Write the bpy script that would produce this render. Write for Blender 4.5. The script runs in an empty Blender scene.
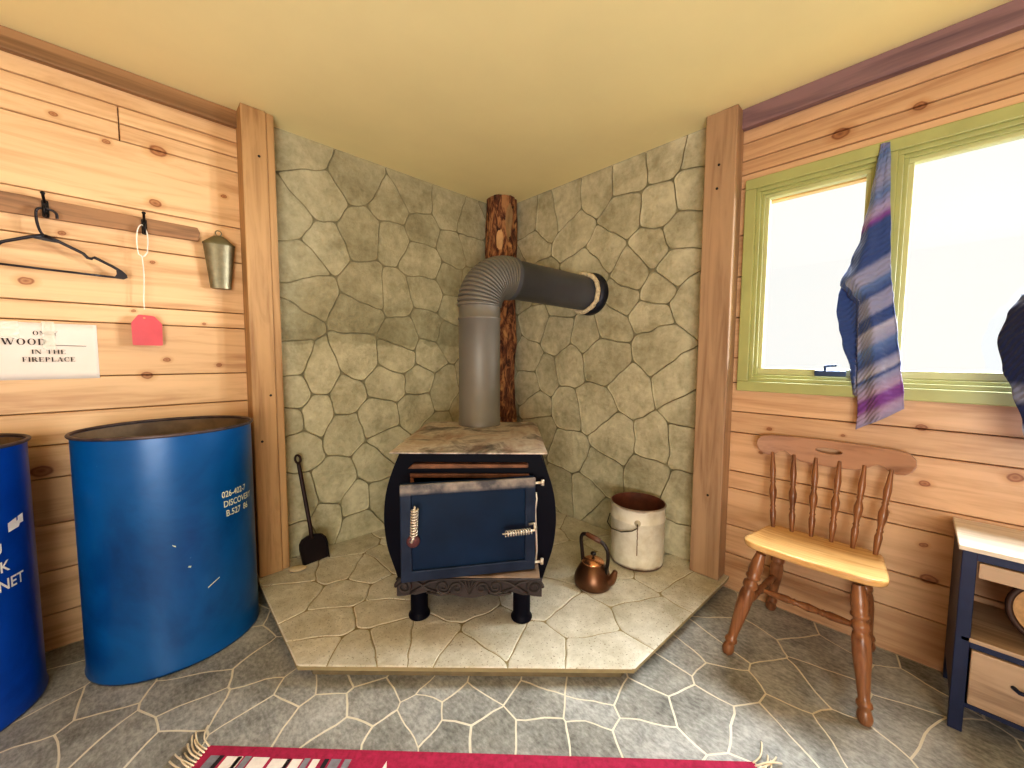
import bpy, bmesh, math, random
from math import sin, cos, pi, radians, sqrt, atan2
from mathutils import Vector, Matrix, noise
random.seed(7)
SC = bpy.context.scene
COL = SC.collection
CEIL = 2.381

# ------------------------------------------------------------------ helpers
def lin(r, g, b):
    f = lambda c: (c/255/12.92) if c/255 <= 0.04045 else ((c/255+0.055)/1.055)**2.4
    return (f(r), f(g), f(b), 1.0)

class MB:
    """collects geometry for ONE mesh object"""
    def __init__(s):
        s.v = []; s.f = []; s.sm = []; s.mi = []; s.tone = []
    def add(s, vs, fs, smooth=False, mi=0, tone=0.5):
        o = len(s.v)
        s.v += [tuple(p) for p in vs]
        for f in fs:
            s.f.append([i+o for i in f]); s.sm.append(smooth); s.mi.append(mi); s.tone.append(tone)
        return s
    def box(s, a, b, mi=0, tone=0.5, M=None):
        x0, y0, z0 = a; x1, y1, z1 = b
        vs = [Vector(p) for p in ((x0,y0,z0),(x1,y0,z0),(x1,y1,z0),(x0,y1,z0),(x0,y0,z1),(x1,y0,z1),(x1,y1,z1),(x0,y1,z1))]
        if M: vs = [M @ p for p in vs]
        return s.add(vs, [(0,3,2,1),(4,5,6,7),(0,1,5,4),(1,2,6,5),(2,3,7,6),(3,0,4,7)], False, mi, tone)
    def lathe(s, prof, seg=32, M=None, mi=0, smooth=True, cap=True):
        """prof: [(r, z)] around local z"""
        vs = []; fs = []
        for r, z in prof:
            for k in range(seg):
                a = 2*pi*k/seg
                p = Vector((r*cos(a), r*sin(a), z)); vs.append(M @ p if M else p)
        for i in range(len(prof)-1):
            for k in range(seg):
                k2 = (k+1) % seg
                fs.append((i*seg+k, i*seg+k2, (i+1)*seg+k2, (i+1)*seg+k))
        s.add(vs, fs, smooth, mi)
        if cap:
            n = len(prof)
            for i, rev in ((0, True), (n-1, False)):
                if prof[i][0] > 1e-5:
                    o = len(s.v); s.v += [tuple(p) for p in vs[i*seg:(i+1)*seg]]
                    f = list(range(o, o+seg)); s.f.append(f[::-1] if rev else f); s.sm.append(False); s.mi.append(mi); s.tone.append(.5)
        return s
    def between(s, p0, p1, prof, seg=16, mi=0):
        """lathe along p0->p1; prof [(t 0..1, r)]"""
        p0 = Vector(p0); p1 = Vector(p1); d = p1-p0; L = d.length
        M = Matrix.Translation(p0) @ d.to_track_quat('Z', 'Y').to_matrix().to_4x4()
        return s.lathe([(r, t*L) for t, r in prof], seg, M, mi)
    def tube(s, path, r, seg=10, mi=0, closed=False, cap=True):
        path = [Vector(p) for p in path]; n = len(path)
        rs = r if isinstance(r, (list, tuple)) else [r]*n
        vs = []; fs = []; up = None
        for i, p in enumerate(path):
            a = path[(i-1) % n] if (closed or i > 0) else p
            b = path[(i+1) % n] if (closed or i < n-1) else p
            t = (b-a).normalized()
            if up is None:
                up = Vector((0,0,1)) if abs(t.z) < 0.9 else Vector((1,0,0))
            up = (up - t*up.dot(t)).normalized(); w = t.cross(up)
            for k in range(seg):
                an = 2*pi*k/seg
                vs.append(p + (up*cos(an)+w*sin(an))*rs[i])
        m = n if closed else n-1
        for i in range(m):
            j = (i+1) % n
            for k in range(seg):
                k2 = (k+1) % seg
                fs.append((i*seg+k, i*seg+k2, j*seg+k2, j*seg+k))
        if cap and not closed:
            fs.append(tuple(range(seg))[::-1]); fs.append(tuple(range((n-1)*seg, n*seg)))
        return s.add(vs, fs, True, mi)
    def prism(s, poly, h0, h1, to3=None, mi=0, smooth=False, tone=0.5):
        """extrude 2D polygon between heights; to3(u,v,h)->xyz"""
        to3 = to3 or (lambda u, v, h: (u, v, h)); n = len(poly)
        vs = [to3(u, v, h0) for u, v in poly]+[to3(u, v, h1) for u, v in poly]
        fs = [tuple(range(n))[::-1], tuple(range(n, 2*n))]+[(i, (i+1) % n, n+(i+1) % n, n+i) for i in range(n)]
        return s.add(vs, fs, smooth, mi, tone)
    def holed(s, outer, holes, h0, h1, to3=None, mi=0):
        """extruded polygon with holes (triangle filled)"""
        to3 = to3 or (lambda u, v, h: (u, v, h))
        bm = bmesh.new(); es = []
        loops = [outer]+holes; vl = []
        for lp in loops:
            L = [bm.verts.new((u, v, 0)) for u, v in lp]; vl.append(L)
            for i in range(len(L)): es.append(bm.edges.new((L[i], L[(i+1) % len(L)])))
        bmesh.ops.triangle_fill(bm, edges=es, use_beauty=True, use_dissolve=False)
        bm.verts.index_update(); bm.faces.ensure_lookup_table()
        n = len(bm.verts); pts = [(v.co.x, v.co.y) for v in bm.verts]
        tris = [[v.index for v in (f.verts if f.normal.z > 0 else reversed(f.verts))] for f in bm.faces]
        lps = [[v.index for v in L] for L in vl]; bm.free()
        vs = [to3(u, v, h0) for u, v in pts]+[to3(u, v, h1) for u, v in pts]
        fs = [t[::-1] for t in tris]+[[i+n for i in t] for t in tris]
        for L in lps:
            for i in range(len(L)):
                a, b = L[i], L[(i+1) % len(L)]; fs.append([a, b, b+n, a+n])
        return s.add(vs, fs, False, mi)
    def grid(s, fn, nu, nv, mi=0, smooth=True):
        vs = [fn(i/nu, j/nv) for j in range(nv+1) for i in range(nu+1)]
        fs = [(j*(nu+1)+i, j*(nu+1)+i+1, (j+1)*(nu+1)+i+1, (j+1)*(nu+1)+i) for j in range(nv) for i in range(nu)]
        return s.add(vs, fs, smooth, mi)

def obj(name, mb, mats, parent=None, bevel=0, solid=0, sub=0, recalc=True):
    me = bpy.data.meshes.new(name)
    me.from_pydata(mb.v, [], mb.f)
    for m in (mats if isinstance(mats, (list, tuple)) else [mats]): me.materials.append(m)
    for p, sm, mi in zip(me.polygons, mb.sm, mb.mi): p.use_smooth = sm; p.material_index = mi
    at = me.attributes.new('tone', 'FLOAT', 'FACE')
    at.data.foreach_set('value', mb.tone)
    me.update()
    if recalc:
        bm = bmesh.new(); bm.from_mesh(me); bmesh.ops.recalc_face_normals(bm, faces=bm.faces); bm.to_mesh(me); bm.free()
    o = bpy.data.objects.new(name, me); COL.objects.link(o)
    if parent: o.parent = parent
    if solid:
        m = o.modifiers.new('solid', 'SOLIDIFY'); m.thickness = solid; m.offset = 0
    if bevel:
        m = o.modifiers.new('bevel', 'BEVEL'); m.width = bevel; m.segments = 2; m.limit_method = 'ANGLE'; m.angle_limit = radians(40)
    if sub:
        m = o.modifiers.new('sub', 'SUBSURF'); m.levels = sub; m.render_levels = sub
    return o

def tag(o, label, cat, group=None):
    o['label'] = label; o['category'] = cat
    if group: o['group'] = group
    return o

def thing(name, label, cat, loc=(0,0,0), rotz=0, group=None):
    o = bpy.data.objects.new(name, None); o.empty_display_size = 0.1; COL.objects.link(o)
    o.location = loc; o.rotation_euler = (0, 0, rotz)
    return tag(o, label, cat, group)

def struct(o):
    o['kind'] = 'structure'; return o

# ------------------------------------------------------------------ materials
class NT:
    def __init__(s, name):
        s.m = bpy.data.materials.new(name); s.m.use_nodes = True
        s.t = s.m.node_tree; s.b = s.t.nodes['Principled BSDF']; s.n = s.t.nodes; s.l = s.t.links
        s.tc = s.n.new('ShaderNodeTexCoord')
    def link(s, a, b): s.l.new(a, b)
    def mapping(s, scale=(1,1,1), src=None, loc=(0,0,0)):
        m = s.n.new('ShaderNodeMapping'); m.inputs['Scale'].default_value = scale; m.inputs['Location'].default_value = loc
        s.link(src or s.tc.outputs['Object'], m.inputs['Vector']); return m.outputs[0]
    def noise(s, vec, scale, detail=5, rough=.55, dist=0):
        n = s.n.new('ShaderNodeTexNoise'); n.inputs['Scale'].default_value = scale; n.inputs['Detail'].default_value = detail
        n.inputs['Roughness'].default_value = rough; n.inputs['Distortion'].default_value = dist
        s.link(vec, n.inputs['Vector']); return n.outputs['Fac']
    def ramp(s, fac, stops, interp='LINEAR'):
        r = s.n.new('ShaderNodeValToRGB'); e = r.color_ramp.elements; r.color_ramp.interpolation = interp
        while len(e) < len(stops): e.new(.5)
        for k, (p, c) in enumerate(stops): e[k].position = p; e[k].color = c
        s.link(fac, r.inputs['Fac']); return r.outputs['Color']
    def math(s, op, a, b=None, clamp=False):
        m = s.n.new('ShaderNodeMath'); m.operation = op; m.use_clamp = clamp
        for k, x in enumerate((a, b)):
            if x is None: continue
            if isinstance(x, (int, float)): m.inputs[k].default_value = x
            else: s.link(x, m.inputs[k])
        return m.outputs[0]
    def mix(s, fac, a, b, mode='MIX'):
        m = s.n.new('ShaderNodeMix'); m.data_type = 'RGBA'; m.blend_type = mode
        for sock, x in ((m.inputs[0], fac), (m.inputs[6], a), (m.inputs[7], b)):
            if isinstance(x, (int, float)): sock.default_value = x
            elif isinstance(x, tuple): sock.default_value = x
            else: s.link(x, sock)
        return m.outputs[2]
    def attr(s, name='tone'):
        a = s.n.new('ShaderNodeAttribute'); a.attribute_name = name; return a.outputs['Fac']
    def bump(s, h, strength=.3, dist=.01):
        b = s.n.new('ShaderNodeBump'); b.inputs['Strength'].default_value = strength; b.inputs['Distance'].default_value = dist
        s.link(h, b.inputs['Height']); s.link(b.outputs[0], s.b.inputs['Normal'])
    def color(s, c):
        if isinstance(c, tuple): s.b.inputs['Base Color'].default_value = c
        else: s.link(c, s.b.inputs['Base Color'])
    def set(s, rough=.5, metal=0, spec=None):
        s.b.inputs['Roughness'].default_value = rough; s.b.inputs['Metallic'].default_value = metal
        if spec is not None: s.b.inputs['Specular IOR Level'].default_value = spec
        return s.m

def plain(name, c, rough=.5, metal=0, var=.15, scale=14, bump=0, spec=None):
    """a mottled single-colour material"""
    t = NT(name); v = t.mapping()
    f = t.noise(v, scale, 4)
    d = tuple(x*(1-var) for x in c[:3])+(1,); l = tuple(min(1, x*(1+var)) for x in c[:3])+(1,)
    t.color(t.ramp(f, [(.3, d), (.7, l)]))
    if bump: t.bump(f, bump, .005)
    return t.set(rough, metal, spec)

def wood(name, light, dark, axis, knots=(), scale=1.0, rough=.5, tone=True, streak=.5):
    t = NT(name)
    co = t.tc.outputs['Object']
    if tone:
        a = t.attr(); cv = t.n.new('ShaderNodeCombineXYZ')
        for k, q in enumerate((7.3, 11.7, 5.1)): t.link(t.math('MULTIPLY', a, q), cv.inputs[k])
        ad = t.n.new('ShaderNodeVectorMath'); ad.operation = 'ADD'; t.link(co, ad.inputs[0]); t.link(cv.outputs[0], ad.inputs[1]); co2 = ad.outputs[0]
    else: co2 = co
    sc = [14*scale]*3; sc[axis] = 1.1*scale
    v = t.mapping(tuple(sc), co2)
    f1 = t.noise(v, 1.0, 5, .6, 1.2)
    sc2 = [60*scale]*3; sc2[axis] = 2.5*scale
    f2 = t.noise(t.mapping(tuple(sc2), co2), 1.0, 3, .5, .3)
    f = t.math('ADD', t.math('MULTIPLY', f1, 1-streak*.4), t.math('MULTIPLY', f2, streak*.4))
    c = t.ramp(f, [(.34, dark), (.52, light), (.72, tuple(min(1, x*1.12) for x in light[:3])+(1,))])
    if knots:
        wv = t.n.new('ShaderNodeTexNoise'); wv.inputs['Scale'].default_value = 25; t.link(t.tc.outputs['Object'], wv.inputs['Vector'])
        ws = t.n.new('ShaderNodeVectorMath'); ws.operation = 'MULTIPLY_ADD'
        t.link(wv.outputs['Color'], ws.inputs[0]); ws.inputs[1].default_value = (.012,)*3; ws.inputs[2].default_value = (-.006,)*3
        wa = t.n.new('ShaderNodeVectorMath'); wa.operation = 'ADD'; t.link(t.tc.outputs['Object'], wa.inputs[0]); t.link(ws.outputs[0], wa.inputs[1])
        dmin = None
        for u, z, r in knots:
            sb = t.n.new('ShaderNodeVectorMath'); sb.operation = 'SUBTRACT'; t.link(wa.outputs[0], sb.inputs[0])
            sb.inputs[1].default_value = (u, 0, z) if axis == 0 else (0, u, z)
            ml = t.n.new('ShaderNodeVectorMath'); ml.operation = 'MULTIPLY'; t.link(sb.outputs[0], ml.inputs[0])
            r *= .72; ml.inputs[1].default_value = (1/(1.35*r), 0, 1/r) if axis == 0 else (0, 1/(1.35*r), 1/r)
            ln = t.n.new('ShaderNodeVectorMath'); ln.operation = 'LENGTH'; t.link(ml.outputs[0], ln.inputs[0])
            dmin = ln.outputs['Value'] if dmin is None else t.math('MINIMUM', dmin, ln.outputs['Value'])
        kc = t.ramp(t.math('MULTIPLY', dmin, .4), [(0, (.35,.2,.14,1)), (.22, (.62,.45,.34,1)), (.36, (.36,.2,.13,1)), (.46, (.86,.78,.7,1)), (.9, (1,1,1,1))])
        c = t.mix(1.0, c, kc, 'MULTIPLY')
    if tone:
        tv = t.ramp(a, [(0, (.86,.83,.8,1)), (.5, (.97,.97,.97,1)), (1, (1.06,1.06,1.06,1))])
        c = t.mix(1.0, c, tv, 'MULTIPLY')
    t.color(c); t.bump(f2, .12, .004)
    return t.set(rough)

def stone(name, light, dark, spots=0.0, zsplit=None, bump=.5, rough=.85, groove=None):
    t = NT(name); v = t.mapping()
    f1 = t.noise(v, 4.5, 6, .6, .4); f2 = t.noise(v, 22, 6, .68)
    f = t.math('ADD', t.math('MULTIPLY', f1, .6), t.math('MULTIPLY', f2, .4))
    c = t.ramp(f, [(.38, dark), (.62, light)])
    a = t.attr()
    c = t.mix(1.0, c, t.ramp(a, [(0, (.9,.9,.88,1)), (1, (1.06,1.06,1.06,1))]), 'MULTIPLY')
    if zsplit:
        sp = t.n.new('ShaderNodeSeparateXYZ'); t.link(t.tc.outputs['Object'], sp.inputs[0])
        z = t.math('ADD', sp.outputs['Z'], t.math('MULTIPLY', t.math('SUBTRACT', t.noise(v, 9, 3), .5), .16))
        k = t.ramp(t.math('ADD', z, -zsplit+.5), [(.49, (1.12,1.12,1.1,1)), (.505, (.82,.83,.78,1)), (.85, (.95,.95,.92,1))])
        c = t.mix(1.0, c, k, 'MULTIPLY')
    if spots:
        s = t.noise(v, 130, 2, .5); s2 = t.noise(v, 3, 2)
        k = t.ramp(s, [(.30, (.35,.33,.28,1)), (.38, (1,1,1,1))])
        c = t.mix(spots, c, t.mix(1.0, c, k, 'MULTIPLY'))
    t.color(c)
    h = t.math('ADD', f1, t.math('MULTIPLY', f2, .45))
    t.bump(h, bump, .04)
    return t.set(rough)

# ------------------------------------------------------------------ irregular flagstone cells
def clip(poly, nx, ny, d):
    """keep nx*x+ny*y <= d"""
    out = []
    for i in range(len(poly)):
        p, q = poly[i], poly[(i+1) % len(poly)]
        a = nx*p[0]+ny*p[1]-d; b = nx*q[0]+ny*q[1]-d
        if a <= 0: out.append(p)
        if (a < 0 < b) or (b < 0 < a):
            t = a/(a-b); out.append((p[0]+(q[0]-p[0])*t, p[1]+(q[1]-p[1])*t))
    return out

def cells(seeds, bound, gap, warp=.02, wscale=3.5, fill=0, step=.025, smooth=3, mind=.03):
    """polygons of a Voronoi partition of convex polygon bound, with gaps"""
    seeds = list(seeds)
    xs = [p[0] for p in bound]; ys = [p[1] for p in bound]
    if fill:
        rng = random.Random(3); n = int((max(xs)-min(xs))*(max(ys)-min(ys))/(fill*fill)*12)
        for _ in range(n):
            p = (rng.uniform(min(xs), max(xs)), rng.uniform(min(ys), max(ys)))
            if all((p[0]-q[0])**2+(p[1]-q[1])**2 > fill*fill for q in seeds): seeds.append(p)
    area = 0; bl = []
    for i in range(len(bound)):
        p, q = bound[i], bound[(i+1) % len(bound)]; area += p[0]*q[1]-p[1]*q[0]
    sg = 1 if area > 0 else -1
    for i in range(len(bound)):
        p, q = bound[i], bound[(i+1) % len(bound)]; L = math.hypot(q[0]-p[0], q[1]-p[1])
        nx, ny = (q[1]-p[1])/L*sg, -(q[0]-p[0])/L*sg; bl.append((nx, ny, nx*p[0]+ny*p[1]))
    keep = []
    for s in seeds:
        if all((s[0]-q[0])**2+(s[1]-q[1])**2 > mind*mind for q in keep): keep.append(s)
    seeds = keep
    res = []
    for s in seeds:
        poly = list(bound)
        for o in sorted(seeds, key=lambda o: (o[0]-s[0])**2+(o[1]-s[1])**2)[1:26]:
            dx, dy = o[0]-s[0], o[1]-s[1]; L = math.hypot(dx, dy)
            if L < 1e-6: continue
            dx /= L; dy /= L
            poly = clip(poly, dx, dy, dx*(s[0]+o[0])/2+dy*(s[1]+o[1])/2-gap/2)
            if len(poly) < 3: break
        if len(poly) < 3: continue
        pts = []
        for i in range(len(poly)):
            p, q = poly[i], poly[(i+1) % len(poly)]; L = math.hypot(q[0]-p[0], q[1]-p[1]); n = max(1, int(L/step))
            pts += [(p[0]+(q[0]-p[0])*k/n, p[1]+(q[1]-p[1])*k/n) for k in range(n)]
        if len(pts) < 5: continue
        for _ in range(smooth):
            n = len(pts)
            ed = [min(abs(nx*x+ny*y-d) for nx, ny, d in bl) < 1e-5 for x, y in pts]
            pts = [pts[i] if ed[i] else ((pts[i-1][0]+2*pts[i][0]+pts[(i+1) % n][0])/4, (pts[i-1][1]+2*pts[i][1]+pts[(i+1) % n][1])/4) for i in range(n)]
        w = []
        for x, y in pts:
            onb = [(nx, ny, d) for nx, ny, d in bl if abs(nx*x+ny*y-d) < 1e-5]
            nv = noise.noise_vector(Vector((x*wscale, y*wscale, 3.7))); nv2 = noise.noise_vector(Vector((x*wscale*4, y*wscale*4, 9.1)))
            x += nv.x*warp+nv2.x*warp*.3; y += nv.y*warp+nv2.y*warp*.3
            for nx, ny, d in bl:
                e = nx*x+ny*y-d
                if e > 0 or (nx, ny, d) in onb: x -= nx*e; y -= ny*e
            w.append((x, y))
        cx = sum(p[0] for p in w)/len(w); cy = sum(p[1] for p in w)/len(w)
        res.append((w, (cx, cy)))
    return res

def cell_mesh(mb, cl, to3, depth, bevel, mi=0, rng=None, depthfn=None):
    rng = rng or random.Random(5)
    for w, (cx, cy) in cl:
        n = len(w); d = depthfn(cx, cy)*depth if depthfn else depth
        inn = []
        for x, y in w:
            L = math.hypot(x-cx, y-cy); k = min(.4, bevel/max(L, 1e-4)); inn.append((x+(cx-x)*k, y+(cy-y)*k))
        vs = [to3(x, y, -d) for x, y in w]+[to3(x, y, 0) for x, y in inn]
        tn = rng.random()
        mb.add(vs, [(i, (i+1) % n, n+(i+1) % n, n+i) for i in range(n)], True, mi, tn)
        mb.add([to3(x, y, 0) for x, y in inn], [tuple(range(n))], False, mi, tn)

LEFT_STONES = [(-1.59, 1.0), (-1.43, 1.09), (-1.6, 1.19), (-1.18, 1.18), (-1.26, 0.96), (-1.45, 0.87), (-1.6, 0.82), (-1.01, 1.03), (-0.94, 1.2), (-0.8, 1.04), (-0.72, 1.21), (-0.6, 0.99), (-1.07, 0.8), (-1.26, 0.75), (-0.8, 0.86), (-0.64, 0.66), (-0.9, 1.33), (-0.7, 1.4), (-0.52, 1.35), (-0.93, 1.57), (-0.7, 1.62), (-0.52, 1.74), (-0.5, 1.55), (-1.19, 1.46), (-1.46, 1.56), (-1.59, 1.36), (-1.5, 1.69), (-1.46, 2.31), (-1.18, 2.24), (-1.56, 1.95), (-1.39, 2.09), (-1.38, 1.84), (-1.16, 1.92), (-0.97, 2.13), (-0.79, 2.26), (-0.95, 1.93), (-0.75, 2.06), (-0.73, 1.83), (-0.52, 2.28), (-0.31, 2.22), (-0.33, 2.01), (-0.48, 1.97), (-1.13, 1.61), (-1.36, 0.44), (-1.33, 0.67), (-1.55, 0.7), (-1.58, 0.4), (-1.09, 0.52), (-1.22, 0.29), (-1.08, 0.28), (-1.4, 0.25), (-1.57, 0.17), (-1.22, 0.17), (-1.0, 0.62), (-0.29, 1.75), (-0.29, 1.4), (-0.31, 1.1), (-0.33, 0.79), (-0.69, 0.39), (-0.43, 0.34)]
RIGHT_STONES = [(-0.46, 2.2), (-0.34, 2.06), (-0.74, 2.05), (-0.65, 2.23), (-0.93, 2.24), (-1.12, 2.27), (-1.09, 2.05), (-1.33, 2.04), (-1.36, 2.29), (-1.49, 2.09), (-1.5, 2.27), (-1.45, 1.89), (-1.29, 1.83), (-1.15, 1.7), (-0.96, 1.86), (-1.42, 1.68), (-1.52, 1.7), (-1.33, 1.59), (-1.5, 1.53), (-0.28, 2.23), (-0.38, 1.47), (-0.6, 1.37), (-0.83, 1.36), (-0.3, 1.21), (-1.03, 1.43), (-1.28, 1.45), (-1.11, 1.57), (-1.47, 1.47), (-0.97, 1.19), (-0.72, 1.15), (-0.49, 1.07), (-1.32, 1.23), (-1.17, 0.99), (-0.91, 0.88), (-0.67, 0.86), (-0.4, 0.84), (-0.3, 0.98), (-1.44, 1.04), (-1.51, 0.91), (-1.05, 0.68), (-1.32, 0.72), (-1.5, 0.73), (-0.7, 0.55), (-0.44, 0.65), (-0.96, 0.45), (-1.31, 0.47), (-1.5, 0.41), (-0.62, 0.22), (-0.86, 0.23), (-0.33, 0.32), (-0.41, 1.73), (-0.65, 1.6), (-0.82, 1.74), (-0.26, 1.71), (-1.5, 0.17), (-1.26, 0.08), (-0.97, 0.12)]
FLOOR_STONES = [(-2.08, -0.64), (-2.09, -0.74), (-1.94, -0.81), (-2.13, -0.82), (-1.92, -0.95), (-1.79, -1.06), (-1.81, -0.9), (-1.7, -0.94), (-1.65, -1.13), (-1.6, -0.95), (-1.52, -1.31), (-1.42, -1.24), (-1.48, -1.14), (-1.4, -1.38), (-1.5, -1.45), (-1.57, -1.39), (-1.78, -1.19), (-2.0, -0.97), (-1.88, -0.71), (-1.32, -1.44), (-1.42, -1.52), (-1.31, -1.63), (-1.21, -1.52), (-1.1, -1.7), (-1.01, -1.63), (-1.19, -1.76), (-1.12, -1.47), (-0.95, -1.8), (-1.06, -1.87), (-0.83, -1.94), (-0.79, -1.78), (-0.65, -1.79), (-0.99, -1.94), (-0.66, -1.92), (-0.92, -1.98), (-0.78, -2.09), (-0.53, -1.85), (-2.45, -0.3), (-2.42, -0.46), (-2.29, -0.47), (-2.35, -0.6), (-2.26, -0.58), (-2.45, -0.6), (-2.27, -0.74), (-0.38, -1.91), (-0.31, -1.95), (-0.5, -2.12), (-0.77, -2.02), (-0.2, -2.18), (-0.22, -2.38), (-0.38, -2.23), (-0.67, -2.17), (-0.59, -2.29), (-0.37, -2.42), (-0.0, -2.48), (-1.69, -1.3), (-1.45, -1.59), (-0.4, -2.53), (-0.38, -2.61), (-0.62, -2.36), (-2.48, -0.5), (-2.19, -0.84), (-2.01, -0.5), (-1.25, -1.36)]
HEARTH_STONES = [(-1.47, -0.28), (-1.5, -0.53), (-1.7, -0.36), (-1.33, -0.41), (-1.63, -0.72), (-1.46, -0.78), (-1.61, -0.95), (-1.33, -0.65), (-1.74, -0.86), (-1.51, -0.98), (-1.38, -1.08), (-1.15, -1.26), (-1.32, -1.27), (-1.08, -1.41), (-0.95, -1.6), (-0.84, -1.43), (-0.59, -1.62), (-0.28, -1.67), (-0.51, -1.45), (-0.87, -1.22), (-1.61, -0.22), (-1.34, -0.04), (-0.4, -1.3), (-0.48, -1.09), (-0.26, -1.51), (-1.14, -0.96), (-1.21, -0.4), (-0.96, -0.31), (-0.76, -0.82)]

# ------------------------------------------------------------------ palette
K = dict
left_knots = [(-2.22,2.08,.012),(-2.36,2.13,.012),(-2.06,2.10,.03),(-1.83,1.97,.012),(-2.08,1.87,.02),(-2.46,1.48,.02),(-2.36,1.68,.010),(-2.10,1.61,.010),(-2.17,1.39,.008),(-2.07,1.18,.012),(-1.88,1.155,.012),(-2.14,1.11,.02),(-1.93,1.35,.008),(-2.46,.74,.03)]
right_knots = [(-2.10,2.14,.03),(-2.33,2.15,.02),(-2.40,.935,.016),(-1.90,.86,.012),(-2.42,.72,.016),(-2.45,.35,.024),(-2.43,.48,.012),(-2.63,.79,.02),(-2.17,.87,.008),(-1.87,.74,.01),(-2.32,.58,.01),(-2.62,.55,.02)]
M_WOODL = wood('pine_left', lin(220,184,140), lin(192,150,108), 0, left_knots)
M_WOODR = wood('pine_right', lin(208,172,136), lin(180,140,106), 1, right_knots)
M_WOODB = wood('pine_back', lin(214,160,100), lin(170,115,60), 0)
M_POST = wood('post_wood', lin(180,144,100), lin(144,108,70), 2, rough=.6, tone=False)
M_POSTR = wood('post_wood_right', lin(172,142,112), lin(142,112,86), 2, rough=.6, tone=False)
M_BEAML = wood('beam_wood_left', lin(158,122,86), lin(118,88,58), 0, tone=False)
M_BEAMR = wood('beam_wood_right', lin(140,112,116), lin(104,82,92), 1, tone=False)
M_RAIL = wood('rail_wood', lin(152,114,80), lin(106,78,56), 0, tone=False)
M_GAP = plain('dark_gap', lin(70,42,20), .9)
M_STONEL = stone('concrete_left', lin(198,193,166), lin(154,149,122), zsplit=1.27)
M_STONER = stone('concrete_right', lin(206,200,172), lin(158,152,124))
M_GROOVE = plain('groove', lin(146,140,110), .95, var=.3)
M_HEARTH = stone('hearth_stone', lin(222,218,204), lin(184,178,158), spots=.8, bump=.3)
M_HGROOVE = plain('hearth_groove', lin(150,138,104), .95)
M_CEIL = plain('ceiling_paint', lin(246,234,182), .8, var=.03, scale=2.2)
M_SCREW = plain('screw_black', lin(30,22,18), .6)

def m_floor():
    t = NT('vinyl_stone'); v = t.mapping()
    f1 = t.noise(v, 6, 6, .66, .3); f2 = t.noise(t.mapping((80,45,40)), 1, 5, .65)
    f = t.math('ADD', t.math('MULTIPLY', f1, .5), t.math('MULTIPLY', f2, .5))
    c = t.ramp(f, [(.36, lin(112,113,110)), (.5, lin(156,157,154)), (.64, lin(192,193,190))])
    c = t.mix(1.0, c, t.ramp(t.attr(), [(0, (.84,.83,.8,1)), (1, (1.06,1.07,1.08,1))]), 'MULTIPLY')
    t.color(c); t.bump(f2, .08, .003); return t.set(.42, 0, .4)
M_FLOOR = m_floor()
M_GROUT = plain('vinyl_line', lin(222,216,198), .5, var=.06)

# ------------------------------------------------------------------ floor, ceiling
X0, Y0 = -3.9, -4.1
mb = MB()
mb.box((X0-.1, Y0-.1, -.08), (.12, .12, -.0008), 1)
cl = cells(FLOOR_STONES, [(X0,Y0),(0,Y0),(0,0),(X0,0)], .0062, .05, 2.6, .20, .03, 0, .10)
cell_mesh(mb, cl, lambda u, v, h: (u, v, h), .0006, .0006)
struct(obj('floor', mb, [M_FLOOR, M_GROUT], recalc=False))
mb = MB().box((X0-.1, Y0-.1, CEIL), (.14, .14, CEIL+.1))
struct(obj('ceiling', mb, M_CEIL))

# ------------------------------------------------------------------ plank walls
rng = random.Random(11)
def planks(mb, rows, u0, u1, to3, butts=(), hole=None, thick=.022):
    """rows: z boundaries top->bottom"""
    zs = sorted(rows, reverse=True)
    for zt, zb in zip(zs, zs[1:]):
        segs = [(u0, u1)]
        if hole and zb < hole[3]-1e-4 and zt > hole[2]+1e-4: segs = [(u0, hole[0]), (hole[1], u1)]
        for a, b in segs:
            cuts = [a]+sorted(c for c, z1, z2 in butts if a < c < b and z1 >= zb-1e-3 and z2 <= zt+1e-3 and (z1-z2) > 0 and zt <= z1+1e-3 and zb >= z2-1e-3)+[b]
            for p, q in zip(cuts, cuts[1:]):
                g = .0016; tn = rng.random(); e = .004
                w = [(p+g, zb+g), (q-g, zb+g), (q-g, zt-g), (p+g, zt-g)]
                inn = [(p+g+e*.5, zb+g+e*.6), (q-g-e*.5, zb+g+e*.6), (q-g-e*.5, zt-g-e*.6), (p+g+e*.5, zt-g-e*.6)]
                vs = [to3(x, y, thick) for x, y in w]+[to3(x, y, .004) for x, y in w]+[to3(x, y, 0) for x, y in inn]
                fs = [(0,1,5,4),(1,2,6,5),(2,3,7,6),(3,0,4,7),(4,5,9,8),(5,6,10,9),(6,7,11,10),(7,4,8,11),(8,9,10,11)]
                mb.add(vs, fs, False, 0, tn)
LW = lambda u, z, h: (u, h, z)     # wall on y=0
RW = lambda u, z, h: (h, u, z)     # wall on x=0
mb = MB()
mb.box((X0-.1, .022, 0), (-1.60, .14, CEIL), 1)
planks(mb, [CEIL, 2.24, 2.17, 2.10, 1.83, 1.66, 1.41, 1.335, 1.112, .97, .84, .708, .52, .33, .15, 0], X0, -1.68, LW, [(-2.18, 2.24, 2.17), (-2.18, 2.17, 2.10), (-2.9,1.83,1.66), (-2.7,.97,.84)])
struct(obj('wall_left', mb, [M_WOODL, M_GAP], recalc=False))
mb = MB()
HO = (-2.94, -1.79, 1.075, 2.02)   # window opening y0,y1,z0,z1
mb.box((.022, Y0-.1, 0), (.14, HO[0], CEIL), 1); mb.box((.022, HO[1], 0), (.14, -1.55, CEIL), 1)
mb.box((.022, HO[0], 0), (.14, HO[1], HO[2]), 1); mb.box((.022, HO[0], HO[3]), (.14, HO[1], CEIL), 1)
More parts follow.
